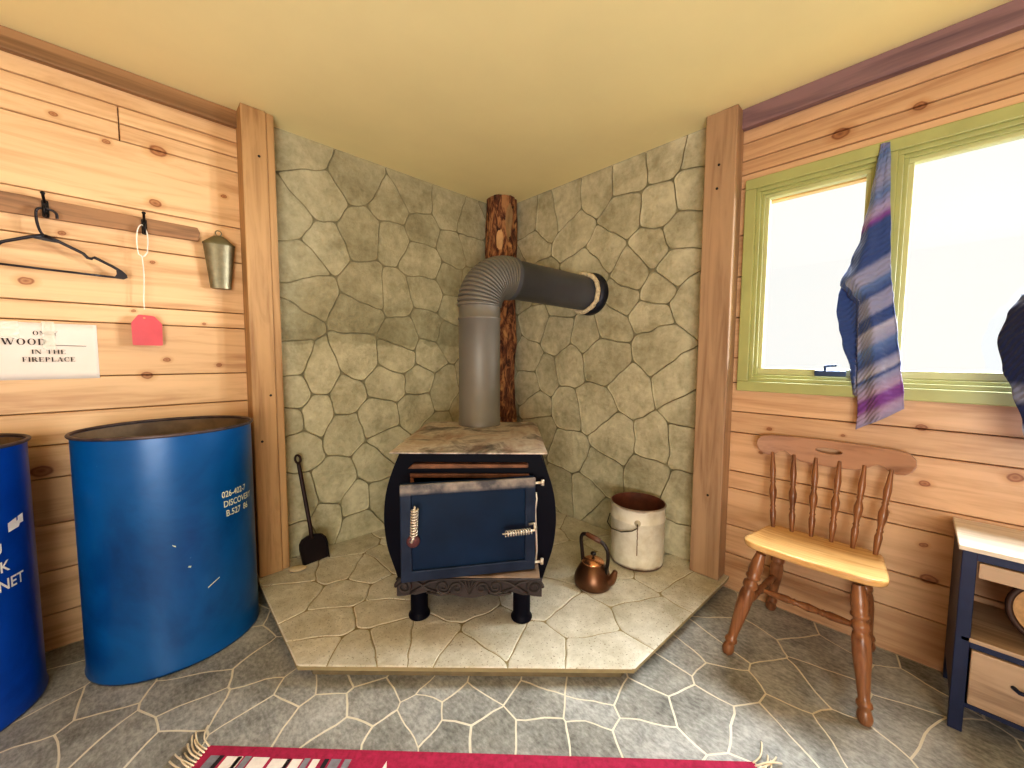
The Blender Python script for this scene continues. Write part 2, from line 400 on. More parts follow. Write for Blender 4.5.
planks(mb, [CEIL, 2.233, 2.15, 2.085, HO[3], 1.8, 1.6, 1.4, 1.2, HO[2], .93, .825, .625, .535, .34, .19, 0], Y0, -1.65, RW, [(-3.0,.93,.825)], HO)
struct(obj('wall_right', mb, [M_WOODR, M_GAP], recalc=False))
mb = MB(); planks(mb, [CEIL, 2.1, 1.85, 1.6, 1.35, 1.1, .85, .6, .35, .15, 0], X0, 0.1, lambda u, z, h: (u, Y0-h, z)); mb.box((X0-.1, Y0-.14, 0), (.14, Y0-.022, CEIL), 1)
struct(obj('wall_back', mb, [M_WOODB, M_GAP], recalc=False))
mb = MB(); planks(mb, [CEIL, 2.1, 1.85, 1.6, 1.35, 1.1, .85, .6, .35, .15, 0], Y0, 0.1, lambda u, z, h: (X0-h, u, z)); mb.box((X0-.14, Y0-.1, 0), (X0-.022, .14, CEIL), 1)
struct(obj('wall_far_left', mb, [wood('pine_far', lin(214,160,100), lin(170,115,60), 1), M_GAP], recalc=False))

# ------------------------------------------------------------------ stone facing in the corner
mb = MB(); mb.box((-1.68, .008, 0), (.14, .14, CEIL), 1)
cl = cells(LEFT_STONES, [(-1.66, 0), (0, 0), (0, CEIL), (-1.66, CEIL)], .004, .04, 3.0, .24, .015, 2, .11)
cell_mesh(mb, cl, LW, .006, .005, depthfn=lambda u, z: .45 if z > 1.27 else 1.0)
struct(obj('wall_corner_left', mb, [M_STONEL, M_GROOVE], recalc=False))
mb = MB(); mb.box((.008, -1.68, 0), (.14, .008, CEIL), 1)
cl = cells(RIGHT_STONES, [(-1.66, 0), (0, 0), (0, CEIL), (-1.66, CEIL)], .004, .04, 3.0, .24, .015, 2, .11)
cell_mesh(mb, cl, RW, .006, .005)
struct(obj('wall_corner_right', mb, [M_STONER, M_GROOVE], recalc=False))

# ------------------------------------------------------------------ ceiling trim, posts, corner log
mb = MB().box((X0, -.03, 2.303), (-1.75, -.001, CEIL-.001)); struct(obj('trim_1', mb, M_BEAML, bevel=.003))
mb = MB().box((-.035, Y0, 2.29), (-.001, -1.73, CEIL-.001)); struct(obj('trim_2', mb, M_BEAMR, bevel=.003))

def post(name, label, boxes, mat, screws):
    t = thing(name, label, 'post', boxes[0][2])
    L = Vector(boxes[0][2])
    mb = MB()
    for a, b, _ in boxes: mb.box(Vector(a)-L, Vector(b)-L)
    obj('timber', mb, mat, t, bevel=.005)
    for p, d in screws:
        m = MB(); m.between(Vector(p)-L, Vector(p)-L+Vector(d)*.0015, [(0, .0001), (0, .006), (1, .006), (1, .0001)], 12)
        obj('screw', m, M_SCREW, t)
    return t
post('timber_post', 'pale wooden post on the left, behind the blue barrel, beside the hanging metal container',
     [((-1.77,-.12,.0715),(-1.665,.0,CEIL-.001),(-1.71,-.06,0)), ((-1.664,-.112,.072),(-1.63,.0,CEIL-.001),None)], M_POST,
     [((-1.70,-.12,2.16),(0,-1,0)), ((-1.735,-.12,.77),(0,-1,0)), ((-1.69,-.12,1.0),(0,-1,0))])
post('timber_post', 'wooden post on the right, between stone wall and window, behind the chair',
     [((-.1,-1.735,.0715),(.0,-1.592,CEIL-.001),(-.05,-1.66,.07)),], M_POSTR,
     [((-.1,-1.66,2.13),(-1,0,0)), ((-.1,-1.655,2.02),(-1,0,0)), ((-.1,-1.67,.50),(-1,0,0))])

def m_bark():
    t = NT('bark'); v = t.mapping((1,1,.35))
    f = t.noise(v, 26, 5, .65, 1.0); f2 = t.noise(t.mapping((1,1,.6)), 9, 3, .5, .5)
    c = t.ramp(f, [(.35, lin(50,28,20)), (.47, lin(108,64,42)), (.6, lin(176,128,86))])
    c = t.mix(t.ramp(f2, [(.60, (0,0,0,1)), (.66, (1,1,1,1))]), c, lin(196,150,100))
    t.color(c); t.bump(f, .8, .02); return t.set(.75)
LOGC = (-.128, -.128)
def logr(a, z):
    r = .112+.022*noise.noise(Vector((cos(a)*1.2, sin(a)*1.2, z*2.2)))+.016*noise.noise(Vector((cos(a)*4, sin(a)*4, z*6)))
    return max(.06, min(.127, r))
mb = MB()
mb.grid(lambda u, v: (logr(2*pi*u, v*2.3)*cos(2*pi*u), logr(2*pi*u, v*2.3)*sin(2*pi*u), v*2.308), 48, 110)
t = thing('log_post', 'rough round log post with red-brown bark standing in the corner behind the stovepipe', 'log', (LOGC[0], LOGC[1], .0715))
obj('trunk', mb, m_bark(), t)
M_CUT = plain('stripped_wood', lin(205,165,120), .7, var=.12, scale=30)
M_STRIP = plain('stripped_grey', lin(150,120,84), .7, var=.15, scale=20)
def patch(zc, ac, hz, ha, mat, name):
    m = MB()
    def fn(u, v):
        an = 2*pi*u; rr = v; a = ac+ha*rr*cos(an); z = zc+hz*rr*sin(an)
        r = logr(a, z)+.004*(1-rr**4)-.002*rr**4
        return (r*cos(a), r*sin(a), z)
    m.grid(fn, 24, 6); obj(name, m, mat, t)
patch(1.99, radians(222), .085, .32, M_CUT, 'branch_scar')
patch(2.12, radians(262), .14, .30, M_STRIP, 'bare_patch')

# ------------------------------------------------------------------ hearth
HP = [(0,0),(0,-1.757),(-.085,-1.757),(-.913,-1.720),(-1.797,-.860),(-1.777,0)]
cx, cy = -.9, -.8
tiny = lambda P, k: [(cx+(x-cx)*k if x < 0 else x-.001, cy+(y-cy)*k if y < 0 else y-.001) for x, y in P]
t = thing('hearth', 'low concrete hearth slab stamped like flagstones under the stove', 'hearth', (0,0,0))
mb = MB()
mb.prism(tiny(HP, .9985), .050, .0665, mi=1)
cl = cells(HEARTH_STONES, [(x-.0012 if x == 0 else x, y-.0012 if y == 0 else y) for x, y in HP], .003, .04, 3.0, .26, .015, 1)
cell_mesh(mb, cl, lambda u, v, h: (u, v, .07+h), .004, .005)
# rounded front lip
lip = [(-.02,-1.757),(-.085,-1.757),(-.913,-1.720),(-1.797,-.860),(-1.777,-.02)]
obj('slab', mb, [M_HEARTH, M_HGROOVE], t, recalc=False)
mb = MB().prism(tiny(HP, .94), .0, .051); obj('base', mb, plain('hearth_base', lin(120,108,82), .9, var=.25), t)

# ------------------------------------------------------------------ window
M_FRAME = plain('window_paint', lin(166,170,112), .45, var=.08, scale=8)
M_FRAME2 = plain('window_paint_sash', lin(190,192,140), .45, var=.06, scale=8)
M_JAMB = wood('jamb_wood', lin(215,180,120), lin(180,140,90), 1, tone=False)
def m_glass():
    m = bpy.data.materials.new('window_glass'); m.use_nodes = True; n = m.node_tree.nodes; l = m.node_tree.links
    n.remove(n['Principled BSDF'])
    tr = n.new('ShaderNodeBsdfTransparent'); gl = n.new('ShaderNodeBsdfGlossy'); gl.inputs['Roughness'].default_value = .02
    mx = n.new('ShaderNodeMixShader'); mx.inputs[0].default_value = .05
    l.new(tr.outputs[0], mx.inputs[1]); l.new(gl.outputs[0], mx.inputs[2])
    l.new(mx.outputs[0], n['Material Output'].inputs[0]); return m
M_GLASS = m_glass()
def ring(mb, y0, y1, z0, z1, w, x0, x1, mi=0):
    """rectangular frame in the wall plane: outer y0..y1, z0..z1, width w, depth x0..x1"""
    mb.box((x0, y0, z1-w), (x1, y1, z1), mi); mb.box((x0, y0, z0), (x1, y1, z0+w), mi)
    mb.box((x0, y0, z0+w), (x1, y0+w, z1-w), mi); mb.box((x0, y1-w, z0+w), (x1, y1, z1-w), mi)
win = bpy.data.objects.new('window_1', None); COL.objects.link(win); win['kind'] = 'structure'
mb = MB(); ring(mb, -2.955, -1.757, 1.038, 2.048, .048, -.024, .001); mb.box((-.022, -2.282, 1.086), (.001, -2.236, 2.0))
obj('casing', mb, M_FRAME, win, bevel=.004)
mb = MB(); ring(mb, -2.94, -1.792, 1.077, 2.018, .012, -.001, .139); mb.box((-.001, -2.278, 1.089), (.139, -2.24, 2.006))
obj('jamb', mb, M_JAMB, win)
for (ya, yb, zt) in ((-2.238, -1.804, 2.001), (-2.908, -2.280, 2.001)):
    mb = MB(); ring(mb, ya, yb, 1.086, zt, .018, -.012, .004); ring(mb, ya+.016, yb-.016, 1.102, zt-.016, .016, .002, .02)
    f = obj('stop', mb, M_FRAME, win, bevel=.003)
    mb = MB(); ring(mb, ya+.024, yb-.024, 1.11, zt-.024, .024, .018, .055); mb.box((.016, ya+.024, 1.12), (.056, yb-.024, 1.152))
    f = obj('sash', mb, M_FRAME2, win, bevel=.004)
    mb = MB().box((.034, ya+.044, 1.145), (.037, yb-.044, zt-.044)); obj('pane', mb, M_GLASS, f)
mb = MB(); mb.box((.10, -2.236, 1.962), (.135, -1.806, 2.005)); obj('head_board', mb, M_JAMB, win)
M_CRANK = plain('crank_metal', lin(62,84,120), .35, .5)
mb = MB(); mb.box((-.04, -2.17, 1.123), (-.008, -2.065, 1.147)); mb.tube([(-.03,-2.10,1.147),(-.032,-2.10,1.165),(-.04,-2.115,1.168),(-.045,-2.14,1.17)], .005)
obj('crank', mb, M_CRANK, win, bevel=.003)
# ------------------------------------------------------------------ wood stove (local: -y faces the room)
YAW = radians(46.104-90)
FW = Vector((cos(radians(46.104)), sin(radians(46.104)), 0)); RT = Vector((FW.y, -FW.x, 0))
EYE = Vector((-2.166, -2.372, 0))
sp = EYE+RT*(-.176)+FW*1.90
M_BLACK = plain('stove_black', lin(8,9,22), .55, .0, var=.2, scale=6, spec=.12)
M_DOOR = plain('stove_door', lin(10,36,62), .5, .0, var=.25, scale=5, spec=.2)
M_IN = plain('firebox_dark', lin(12,9,8), .9)
M_RUST = plain('rusty_iron', lin(120,84,62), .7, .3, var=.45, scale=18, bump=.3)
M_CAST = plain('cast_iron', lin(58,52,50), .6, .2, var=.25, scale=20)
M_CHROME = plain('spring_steel', lin(214,206,190), .4, .6, var=.1)
def m_plate():
    t = NT('stove_top'); v = t.mapping((1,1,1))
    f = t.noise(v, 7, 6, .65, .6); f2 = t.noise(t.mapping((3,1,1)), 4, 3)
    c = t.ramp(f, [(.32, lin(70,68,66)), (.42, lin(146,138,130)), (.52, lin(206,198,188)), (.7, lin(176,150,130))])
    c = t.mix(t.ramp(f2, [(.5, (0,0,0,1)), (.66, (.6,.6,.6,1))]), c, lin(150,116,96))
    t.color(c); t.bump(f, .3, .01); return t.set(.5, .35)
M_PLATE = m_plate()
stove = thing('wood_stove', 'black cast-iron wood stove with bulging sides and ajar door, on the hearth', 'stove', (sp.x, sp.y, .07), YAW)
# all z below are heights above the hearth
def outline(z):
    pts = [(.13,.298),(.2,.315),(.31,.355),(.43,.368),(.55,.359),(.64,.332),(.737,.29)]
    for (za, a), (zb, b) in zip(pts, pts[1:]):
        if za <= z <= zb:
            k = (z-za)/(zb-za); return a+(b-a)*k
    return pts[0][1] if z < .13 else pts[-1][1]
NZ = 22
right = [(outline(.13+(.737-.13)*k/NZ), .13+(.737-.13)*k/NZ) for k in range(NZ+1)]
# smooth the outline
for _ in range(3):
    right = [right[0]]+[((right[i-1][0]+2*right[i][0]+right[i+1][0])/4, right[i][1]) for i in range(1, NZ)]+[right[-1]]
OUT = right+[(-x, z) for x, z in reversed(right)]
mb = MB()
n = len(OUT)
yf, yb = -.29, .27
vs = [(x, yf, z) for x, z in OUT]+[(x, yb, z) for x, z in OUT]
mb.add(vs, [(i, (i+1) % n, n+(i+1) % n, n+i) for i in range(n)], False)
mb.add([(x, yb, z) for x, z in OUT], [tuple(range(n))[::-1]])
op = [(-.235,.245),(.235,.245),(.235,.622),(-.235,.622)]
def rectpts(r, k):
    out = []
    for i in range(4):
        p, q = r[i], r[(i+1) % 4]; out += [(p[0]+(q[0]-p[0])*j/k, p[1]+(q[1]-p[1])*j/k) for j in range(k)]
    return out
mb.holed(OUT, [rectpts(op, 4)], 0, 1, lambda u, v, h: (u, yf-.003+h*.004, v))
obj('body', mb, M_BLACK, stove)
mb = MB(); mb.box((-.24,-.286,.242),(.24,.22,.627)); mb.f = [f for f in mb.f if f != [0+0,1,5,4]]; mb.sm = mb.sm[:len(mb.f)]; mb.mi = mb.mi[:len(mb.f)]; mb.tone = mb.tone[:len(mb.f)]
obj('firebox', mb, M_IN, stove, recalc=False)
mb = MB()
for a, b in (((-.25,.622),(.25,.640)),((-.25,.232),(.25,.245)),((-.25,.245),(-.235,.622)),((.235,.245),(.25,.622))):
    mb.box((a[0], -.305, a[1]), (b[0], -.289, b[1]))
obj('door_frame', mb, M_RUST, stove, bevel=.003)
mb = MB(); mb.prism([(-.255,.665),(.245,.672),(.245,.687),(-.23,.687)], -.325, -.289, lambda u, v, h: (u, h, v))
obj('smoke_shelf', mb, M_RUST, stove, bevel=.004)
# top plate
mb = MB()
def plate(x0, x1, y0, y1, z0, z1, e, d):
    o = [(x0,y0),(x1,y0),(x1,y1),(x0,y1)]; i_ = [(x0+e*.35,y0+e),(x1-e*.35,y0+e),(x1-e*.35,y1-e*.3),(x0+e*.35,y1-e*.3)]
    vs = [(x, y, z0) for x, y in o]+[(x, y, z1-d) for x, y in o]+[(x, y, z1) for x, y in i_]
    fs = [(0,3,2,1)]+[(a, (a+1) % 4, 4+(a+1) % 4, 4+a) for a in range(4)]+[(4+a, 4+(a+1) % 4, 8+(a+1) % 4, 8+a) for a in range(4)]+[(8,9,10,11)]
    mb.add(vs, fs)
plate(-.313, .319, -.375, .315, .741, .760, .09, .012)
obj('top_plate', mb, M_PLATE, stove, bevel=.003)
# legs
for x, y in ((-.225,-.272),(.222,-.285),(-.225,.19),(.222,.19)):
    mb = MB().lathe([(.045,.0015),(.046,.004),(.046,.010),(.039,.016),(.037,.03),(.037,.16)], 24, Matrix.Translation((x, y, 0)))
    obj('leg', mb, M_BLACK, stove)
mb = MB().box((-.2,-.25,.09),(.2,.2,.132)); obj('ash_pan', mb, M_BLACK, stove, bevel=.004)
# ash fender: shelf with a pierced scroll front
mb = MB(); mb.box((-.262,-.395,.222),(.292,-.285,.232)); [mb.v.__setitem__(i, (p[0], p[1], p[2]+.014)) for i, p in enumerate(mb.v)]; obj('fender_shelf', mb, plain('fender_shelf_metal', lin(150,128,108), .6, .3, var=.3), stove, bevel=.003)
mb = MB()
FY = -.402
prof = lambda x: .160+.012*abs(sin(x*9+.2))
bot = [(-.285+.585*k/40, .157+.013*cos((-.285+.585*k/40-.01)*22)*(-1) + (.006 if abs(k-20) > 15 else 0)) for k in range(41)]
top = [(x, .226) for x, _ in reversed(bot)]
mb.prism(bot+top, FY+.006, FY+.012, lambda u, v, h: (u, h, v))
def spiral(cx, cz, r0, r1, a0, turns, flip=1, N=36, rad=.006):
    pts = []
    for k in range(N+1):
        q = k/N; a = a0+2*pi*turns*q; r = r0+(r1-r0)*q
        pts.append((cx+flip*r*cos(a), FY+.002, cz+r*sin(a)))
    mb.tube(pts, [rad*(1-.4*k/N) for k in range(N+1)], 6)
for fl in (1, -1):
    c0 = .0075
    spiral(c0+fl*.262, .192, .034, .008, 0, 1.6, fl, rad=.007)
    spiral(c0+fl*.105, .192, .030, .008, pi, 1.4, fl)
    spiral(c0+fl*.05, .186, .024, .006, 0, 1.3, fl)
    mb.tube([(c0+fl*(.105+.03*0), FY, .222), (c0+fl*.16, FY, .212), (c0+fl*.20, FY, .188), (c0+fl*.235, FY, .165)], .006, 6)
    mb.tube([(c0+fl*.13, FY, .172), (c0+fl*.17, FY, .185), (c0+fl*.205, FY, .212), (c0+fl*.25, FY, .222)], .005, 6)
    mb.tube([(c0+fl*.075, FY, .168), (c0+fl*.12, FY, .160), (c0+fl*.17, FY, .170)], .005, 6)
for k in range(-2, 3):
    mb.tube([(.0075, FY, .166), (.0075+k*.009, FY, .2), (.0075+k*.018, FY, .222)], [.006,.005,.003], 6)
mb.tube([(-.285, FY, .225), (.30, FY, .225)], .005, 6)
[mb.v.__setitem__(i, (p[0], p[1], p[2]+.014)) for i, p in enumerate(mb.v)]; obj('scroll_fender', mb, M_CAST, stove)
# door, ajar, hinged on the right
DA = radians(11.5)
hx, hy = .268, -.318
def D(u, d, z):   # u: distance left from hinge, d: out from the door back, z height
    return (hx-u*cos(DA)+d*sin(DA), hy-u*sin(DA)-d*cos(DA), z)
DW, z0, z1 = .535, .254, .640
to = lambda u, v, h: D(u, h, v)
mb = MB()
mb.prism([(0,z0),(DW,z0),(DW,z1),(0,z1)], 0, .022, to)
door = obj('door', mb, M_DOOR, stove, bevel=.004)
mb = MB(); W = .043
mb.holed([(0,z0),(DW,z0),(DW,z1),(0,z1)], [[(W,z0+W),(DW-W,z0+W),(DW-W,z1-W),(W,z1-W)]], .021, .034, to)
def m_rim():
    t = NT('door_rim'); v = t.mapping(); f = t.noise(v, 9, 5, .6); sp_ = t.n.new('ShaderNodeSeparateXYZ'); t.link(t.tc.outputs['Object'], sp_.inputs[0])
    g = t.math('MULTIPLY', t.math('SUBTRACT', sp_.outputs['Z'], .596), 60, True)
    k = t.math('MULTIPLY', g, t.ramp(f, [(.4, (.25,.25,.25,1)), (.6, (1,1,1,1))]))
    c = t.mix(k, t.ramp(f, [(.3, lin(16,30,50)), (.75, lin(40,54,76))]), lin(150,142,132))
    t.color(c); return t.set(.55, .0, .25)
obj('raised_rim', mb, m_rim(), door, bevel=.004)
def coil(p0, p1, r, turns, wire, name, parent, extra=()):
    mb = MB(); p0 = Vector(p0); p1 = Vector(p1); d = (p1-p0); t_ = d.normalized()
    a = t_.orthogonal().normalized(); b = t_.cross(a); N = turns*12
    mb.tube([p0+d*(k/N)+(a*cos(2*pi*k/12)+b*sin(2*pi*k/12))*r for k in range(N+1)], wire, 6)
    mb.tube([p0-t_*.012, p1+t_*.012], r*.3, 8)
    for e in extra: mb.tube(e, .005, 8)
    return obj(name, mb, M_CHROME, parent)
coil(D(.483,.062,.450), D(.478,.075,.560), .0125, 10, .0032, 'coil_handle', door, [[D(.483,.062,.450), D(.492,.058,.425), D(.5,.03,.42)]])
mb = MB().between(D(.487,.03,.418), D(.487,.042,.418), [(0,.0001),(0,.026),(.6,.025),(1,.018),(1,.0001)], 20); obj('latch_plate', mb, plain('latch_red', lin(96,60,62), .5, .3), door)
coil(D(.028,.07,.435), D(.135,.085,.44), .0105, 10, .0028, 'coil_handle', door, [[D(.028,.07,.435), D(.012,.07,.44), D(.012,.062,.462), D(.03,.05,.455)], [D(.012,.07,.437), D(0,.035,.43)]])
for z in (.615, .28):
    mb = MB(); mb.tube([(hx-.004,-.345,z), (hx+.04,-.335,z)], .0055, 8); mb.lathe([(.0001,-.012),(.007,-.012),(.007,.012),(.0001,.012)], 12, Matrix.Translation((hx+.036,-.336,z)))
    obj('hinge', mb, M_CHROME, stove)
mb = MB(); mb.tube([(hx+.008,-.34,.575),(hx+.012,-.345,.55),(hx+.006,-.34,.50),(hx+.011,-.345,.40),(hx+.014,-.342,.33),(hx+.01,-.338,.28)], .0042, 8)
obj('hinge_rod', mb, M_CHROME, stove)

# ------------------------------------------------------------------ stovepipe
M_PIPE = plain('pipe_steel', lin(116,113,106), .5, .25, var=.08, scale=5)
M_FLUE = plain('flue_dark', lin(40,44,56), .5, .4)
pb = Vector((-.825, -.722, 0))
pw = Vector((-.034, -.853, 1.612))
hd = Vector((pw.x-pb.x, pw.y-pb.y, 0)).normalized()
t = thing('stovepipe', 'grey metal stovepipe rising from the stove top and bending into the stone wall', 'pipe', (pb.x, pb.y, .8308))
O = Vector((pb.x, pb.y, .8308))
R = .112
mb = MB(); mb.lathe([(R+.003,.0),(R+.003,.035),(R,.037),(R,.565),(R+.004,.568),(R+.004,.577),(R,.580),(R,.637)], 40)
obj('upright_pipe', mb, M_PIPE, t)
RB = .175; A1 = radians(95); path = []; rs = []
N = 300
for k in range(N+1):
    a = A1*k/N
    path.append(Vector((hd.x*RB*(1-cos(a)), hd.y*RB*(1-cos(a)), .634+RB*sin(a))))
    rs.append(R+.009-.013*abs(cos(pi*k/16.7))**6)
mb = MB(); mb.tube(path, rs, 40)
obj('ribbed_elbow', mb, M_PIPE, t)
e = path[-1]; ed = (path[-1]-path[-2]).normalized(); wl = pw-O
mb = MB(); p1 = e+ed*.02
L = (wl-e).length
mb.between(e-ed*.005, wl, [(0,R+.006),(.03,R+.008),(.05,R+.006),(.055,R-.002),(1,R-.004)], 40)
obj('level_pipe', mb, plain('pipe_shade_blue', lin(92,96,106), .45, .4, var=.12, scale=5), t)  # bluish dark of the shaded underside put into the whole pipe's colour
mb = MB(); M = Matrix.Translation(wl+Vector((.033,-.008,0))) @ Matrix.Rotation(radians(-90), 4, 'Y')
mb.lathe([(R-.006,.05),(R+.012,.046),(R+.022,.02),(R+.026,.0),(R-.006,.0)], 40, M, cap=False)
obj('wall_collar', mb, M_FLUE, t)
mb = MB()
ringp = []
for k in range(40):
    a = 2*pi*k/40; rr = R+.008+.006*noise.noise(Vector((cos(a)*3, sin(a)*3, 2)))
    ringp.append(wl+Vector((-.045+.012*noise.noise(Vector((cos(a)*4, sin(a)*4, 7))), rr*cos(a), rr*sin(a))))
mb.tube(ringp, [.015+.004*noise.noise(Vector((k*.9, 1, 1))) for k in range(40)], 8, closed=True)
obj('rope_seal', mb, plain('rope', lin(206,192,162), .9, var=.3, scale=60, bump=.5), t)

# ------------------------------------------------------------------ drums
def m_drum(name, c1, c2):
    t = NT(name); v = t.mapping()
    f = t.noise(v, 2.6, 5, .6, .5); f2 = t.noise(v, 22, 3, .6)
    c = t.ramp(f, [(.3, c2), (.5, c1), (.72, tuple(min(1, x*1.25) for x in c1[:3])+(1,))])
    c = t.mix(t.ramp(f2, [(.76, (0,0,0,1)), (.80, (.75,.75,.75,1))]), c, lin(150,190,220))
    t.color(c); t.bump(f, .15, .02); return t.set(.33, .05, .5)
M_INNER = plain('drum_inside', lin(140,124,104), .6, .3, var=.4, scale=7)
M_RIM = plain('drum_rim', lin(92,82,84), .5, .5, var=.4, scale=25)
M_STENCIL = plain('stencil_paint', lin(214,220,196), .7, var=.15, scale=60)
M_STENCILW = plain('stencil_white', lin(240,240,238), .7)
def text_mesh(body, size, align='LEFT', squeeze=1.0):
    cu = bpy.data.curves.new('t', 'FONT'); cu.body = body; cu.size = size; cu.align_x = align; cu.resolution_u = 4; cu.offset = size*.018
    o = bpy.data.objects.new('t', cu); COL.objects.link(o); dg = bpy.context.evaluated_depsgraph_get()
    me = o.evaluated_get(dg).to_mesh()
    vs = [(v.co.x*squeeze, v.co.y) for v in me.vertices]; fs = [list(p.vertices) for p in me.polygons]
    o.evaluated_get(dg).to_mesh_clear(); bpy.data.objects.remove(o); bpy.data.curves.remove(cu); return vs, fs
def drum(label, loc, mat, words, wmat, marks=()):
    t = thing('steel_drum', label, 'barrel', loc); r, h = .277, .912
    vx = Vector((-2.166-loc[0], -2.372-loc[1], 0)).normalized()
    def squash(mb):     # the drum is slightly out of round
        out = []
        for p in mb.v:
            q = Vector(p); k = q.x*vx.x+q.y*vx.y; q -= vx*(k*.13); out.append(tuple(q))
        mb.v = out; return mb
    mb = MB(); mb.lathe([(.245,.012),(r-.002,.010),(r+.002,.004),(r+.004,.012),(r,.022),(r,.45),(r,h-.012)], 72, cap=False)
    mb.lathe([(.001,.004),(r+.002,.004)], 72, cap=False)
    obj('shell', squash(mb), mat, t)
    mb = MB(); mb.lathe([(r-.003,h-.012),(r-.004,.02),(.001,.018)], 72, cap=False); obj('lining', squash(mb), M_INNER, t)
    mb = MB(); mb.tube([((r+.003)*cos(2*pi*k/72), (r+.003)*sin(2*pi*k/72), h-.006) for k in range(72)], .0065, 10, closed=True); obj('rim', squash(mb), M_RIM, t)
    for body, size, a0, z, al, sq, sh in words:
        mb = MB()
        vs, fs = text_mesh(body, size, al, sq); o = []
        for x, y in vs:
            a = a0+x/r; o.append(((r+.0015)*cos(a), (r+.0015)*sin(a), z+y+sh*x))
        mb.add(o, fs); obj('stencil_lettering', squash(mb), wmat, t)
    for poly in marks:
        mb = MB()
        mb.add([((r+.0015)*cos(a), (r+.0015)*sin(a), z) for a, z in poly], [tuple(range(len(poly)))]); obj('paint_mark', squash(mb), wmat, t)
    return t
D1 = (-2.083, -.254, .0012); D2 = (-2.732, -.262, .0012)
ac = atan2(-2.372-D1[1], -2.166-D1[0])     # direction from the drum to the room
drum('open blue steel drum with stencilled white code, beside the left wooden post', D1, m_drum('drum_blue', lin(4,86,150), lin(2,58,116)),
     [('026-402-7', .036, ac+.54, .625, 'LEFT', .80, .0), ('DISCOVERY', .036, ac+.56, .585, 'LEFT', .80, .0), ('B.527  86', .036, ac+.59, .545, 'LEFT', .85, .0)], M_STENCIL,
     [[(ac+.31,.285),(ac+.46,.308),(ac+.46,.311),(ac+.31,.290)], [(ac-.05,.497),(ac-.01,.49),(ac-.01,.484),(ac-.04,.491)], [(ac+.10,.395),(ac+.13,.39),(ac+.14,.397),(ac+.11,.400)]])
ac2 = atan2(-2.372-D2[1], -2.166-D2[0])
drum('bright blue steel drum cut off by the left edge of the photo', D2, m_drum('drum_bright', lin(4,70,170), lin(2,42,128)),
     [('U', .05, ac2+.74, .565, 'RIGHT', .9, .0), ('K', .05, ac2+.80, .505, 'RIGHT', .9, .0), ('NET', .05, ac2+.97, .445, 'RIGHT', .9, .0)], M_STENCILW,
     [[(ac2+.82,.655),(ac2+1.04,.67),(ac2+1.04,.640),(ac2+.98,.640),(ac2+.96,.630),(ac2+.82,.625)]])
# ------------------------------------------------------------------ copper kettle
t = thing('kettle', 'small brown copper kettle with dark arched handle on the hearth, right of the stove', 'kettle', (-.578,-1.310,.0705)); t.scale = (1.07,)*3
M_COP = plain('copper_aged', lin(112,80,58), .34, .75, var=.25, scale=12)
M_COPL = plain('copper_bright', lin(226,168,124), .24, .9, var=.12, scale=12)
M_HAND = plain('kettle_black', lin(34,24,22), .3, .3)
mb = MB(); mb.lathe([(.001,.001),(.078,.001),(.084,.006),(.086,.02),(.083,.04),(.074,.065),(.060,.088),(.047,.102),(.043,.106),(.001,.106)], 48); kb = obj('pot', mb, M_COP, t)
mb = MB(); mb.lathe([(.046,.104),(.052,.107),(.047,.114),(.030,.124),(.014,.130),(.001,.132)], 40); lid = obj('lid', mb, M_COPL, t)
mb = MB(); mb.lathe([(.005,.130),(.006,.138),(.012,.142),(.013,.148),(.009,.154),(.001,.156)], 24); obj('knob', mb, M_HAND, lid)
kd = Vector((.22,-.96,0)).normalized()     # spout direction
mb = MB(); pts = [kd*.060+Vector((0,0,.028)), kd*.085+Vector((0,0,.045)), kd*.098+Vector((0,0,.068)), kd*.106+Vector((0,0,.094))]
def smooth_path(p, n=6):
    out = []
    for i in range(len(p)-1):
        a = p[max(i-1,0)]; b = p[i]; c = p[i+1]; d = p[min(i+2,len(p)-1)]
        for k in range(n):
            q = k/n; out.append(.5*((2*b)+(c-a)*q+(2*a-5*b+4*c-d)*q*q+(3*b-a-3*c+d)*q**3))
    return out+[p[-1]]
sp_ = smooth_path(pts); mb.tube(sp_, [.030-.020*(k/(len(sp_)-1))**.8 for k in range(len(sp_))], 16); obj('spout', mb, M_COP, t)
mb = MB(); pts = [kd*.062+Vector((0,0,.082)), kd*.070+Vector((0,0,.13)), kd*.066+Vector((0,0,.18)), kd*.035+Vector((0,0,.212)), kd*-.035+Vector((0,0,.230)), kd*-.060+Vector((0,0,.212)), kd*-.056+Vector((0,0,.15)), kd*-.050+Vector((0,0,.098))]
mb.tube(smooth_path(pts), .0085, 10); hn = obj('handle', mb, M_HAND, t)
mb = MB(); mb.between(kd*.034+Vector((0,0,.213)), kd*-.036+Vector((0,0,.231)), [(0,.009),(.05,.012),(.5,.0125),(.95,.012),(1,.009)], 16); obj('grip', mb, plain('grip_wood', lin(92,58,40), .35), hn)
mb = MB().box((-.014,-.005,.07),(.014,.005,.105), M=Matrix.Translation(kd*.066) @ Matrix.Rotation(atan2(kd.y,kd.x)+pi/2,4,'Z')); obj('handle_bracket', mb, M_HAND, hn, bevel=.002)

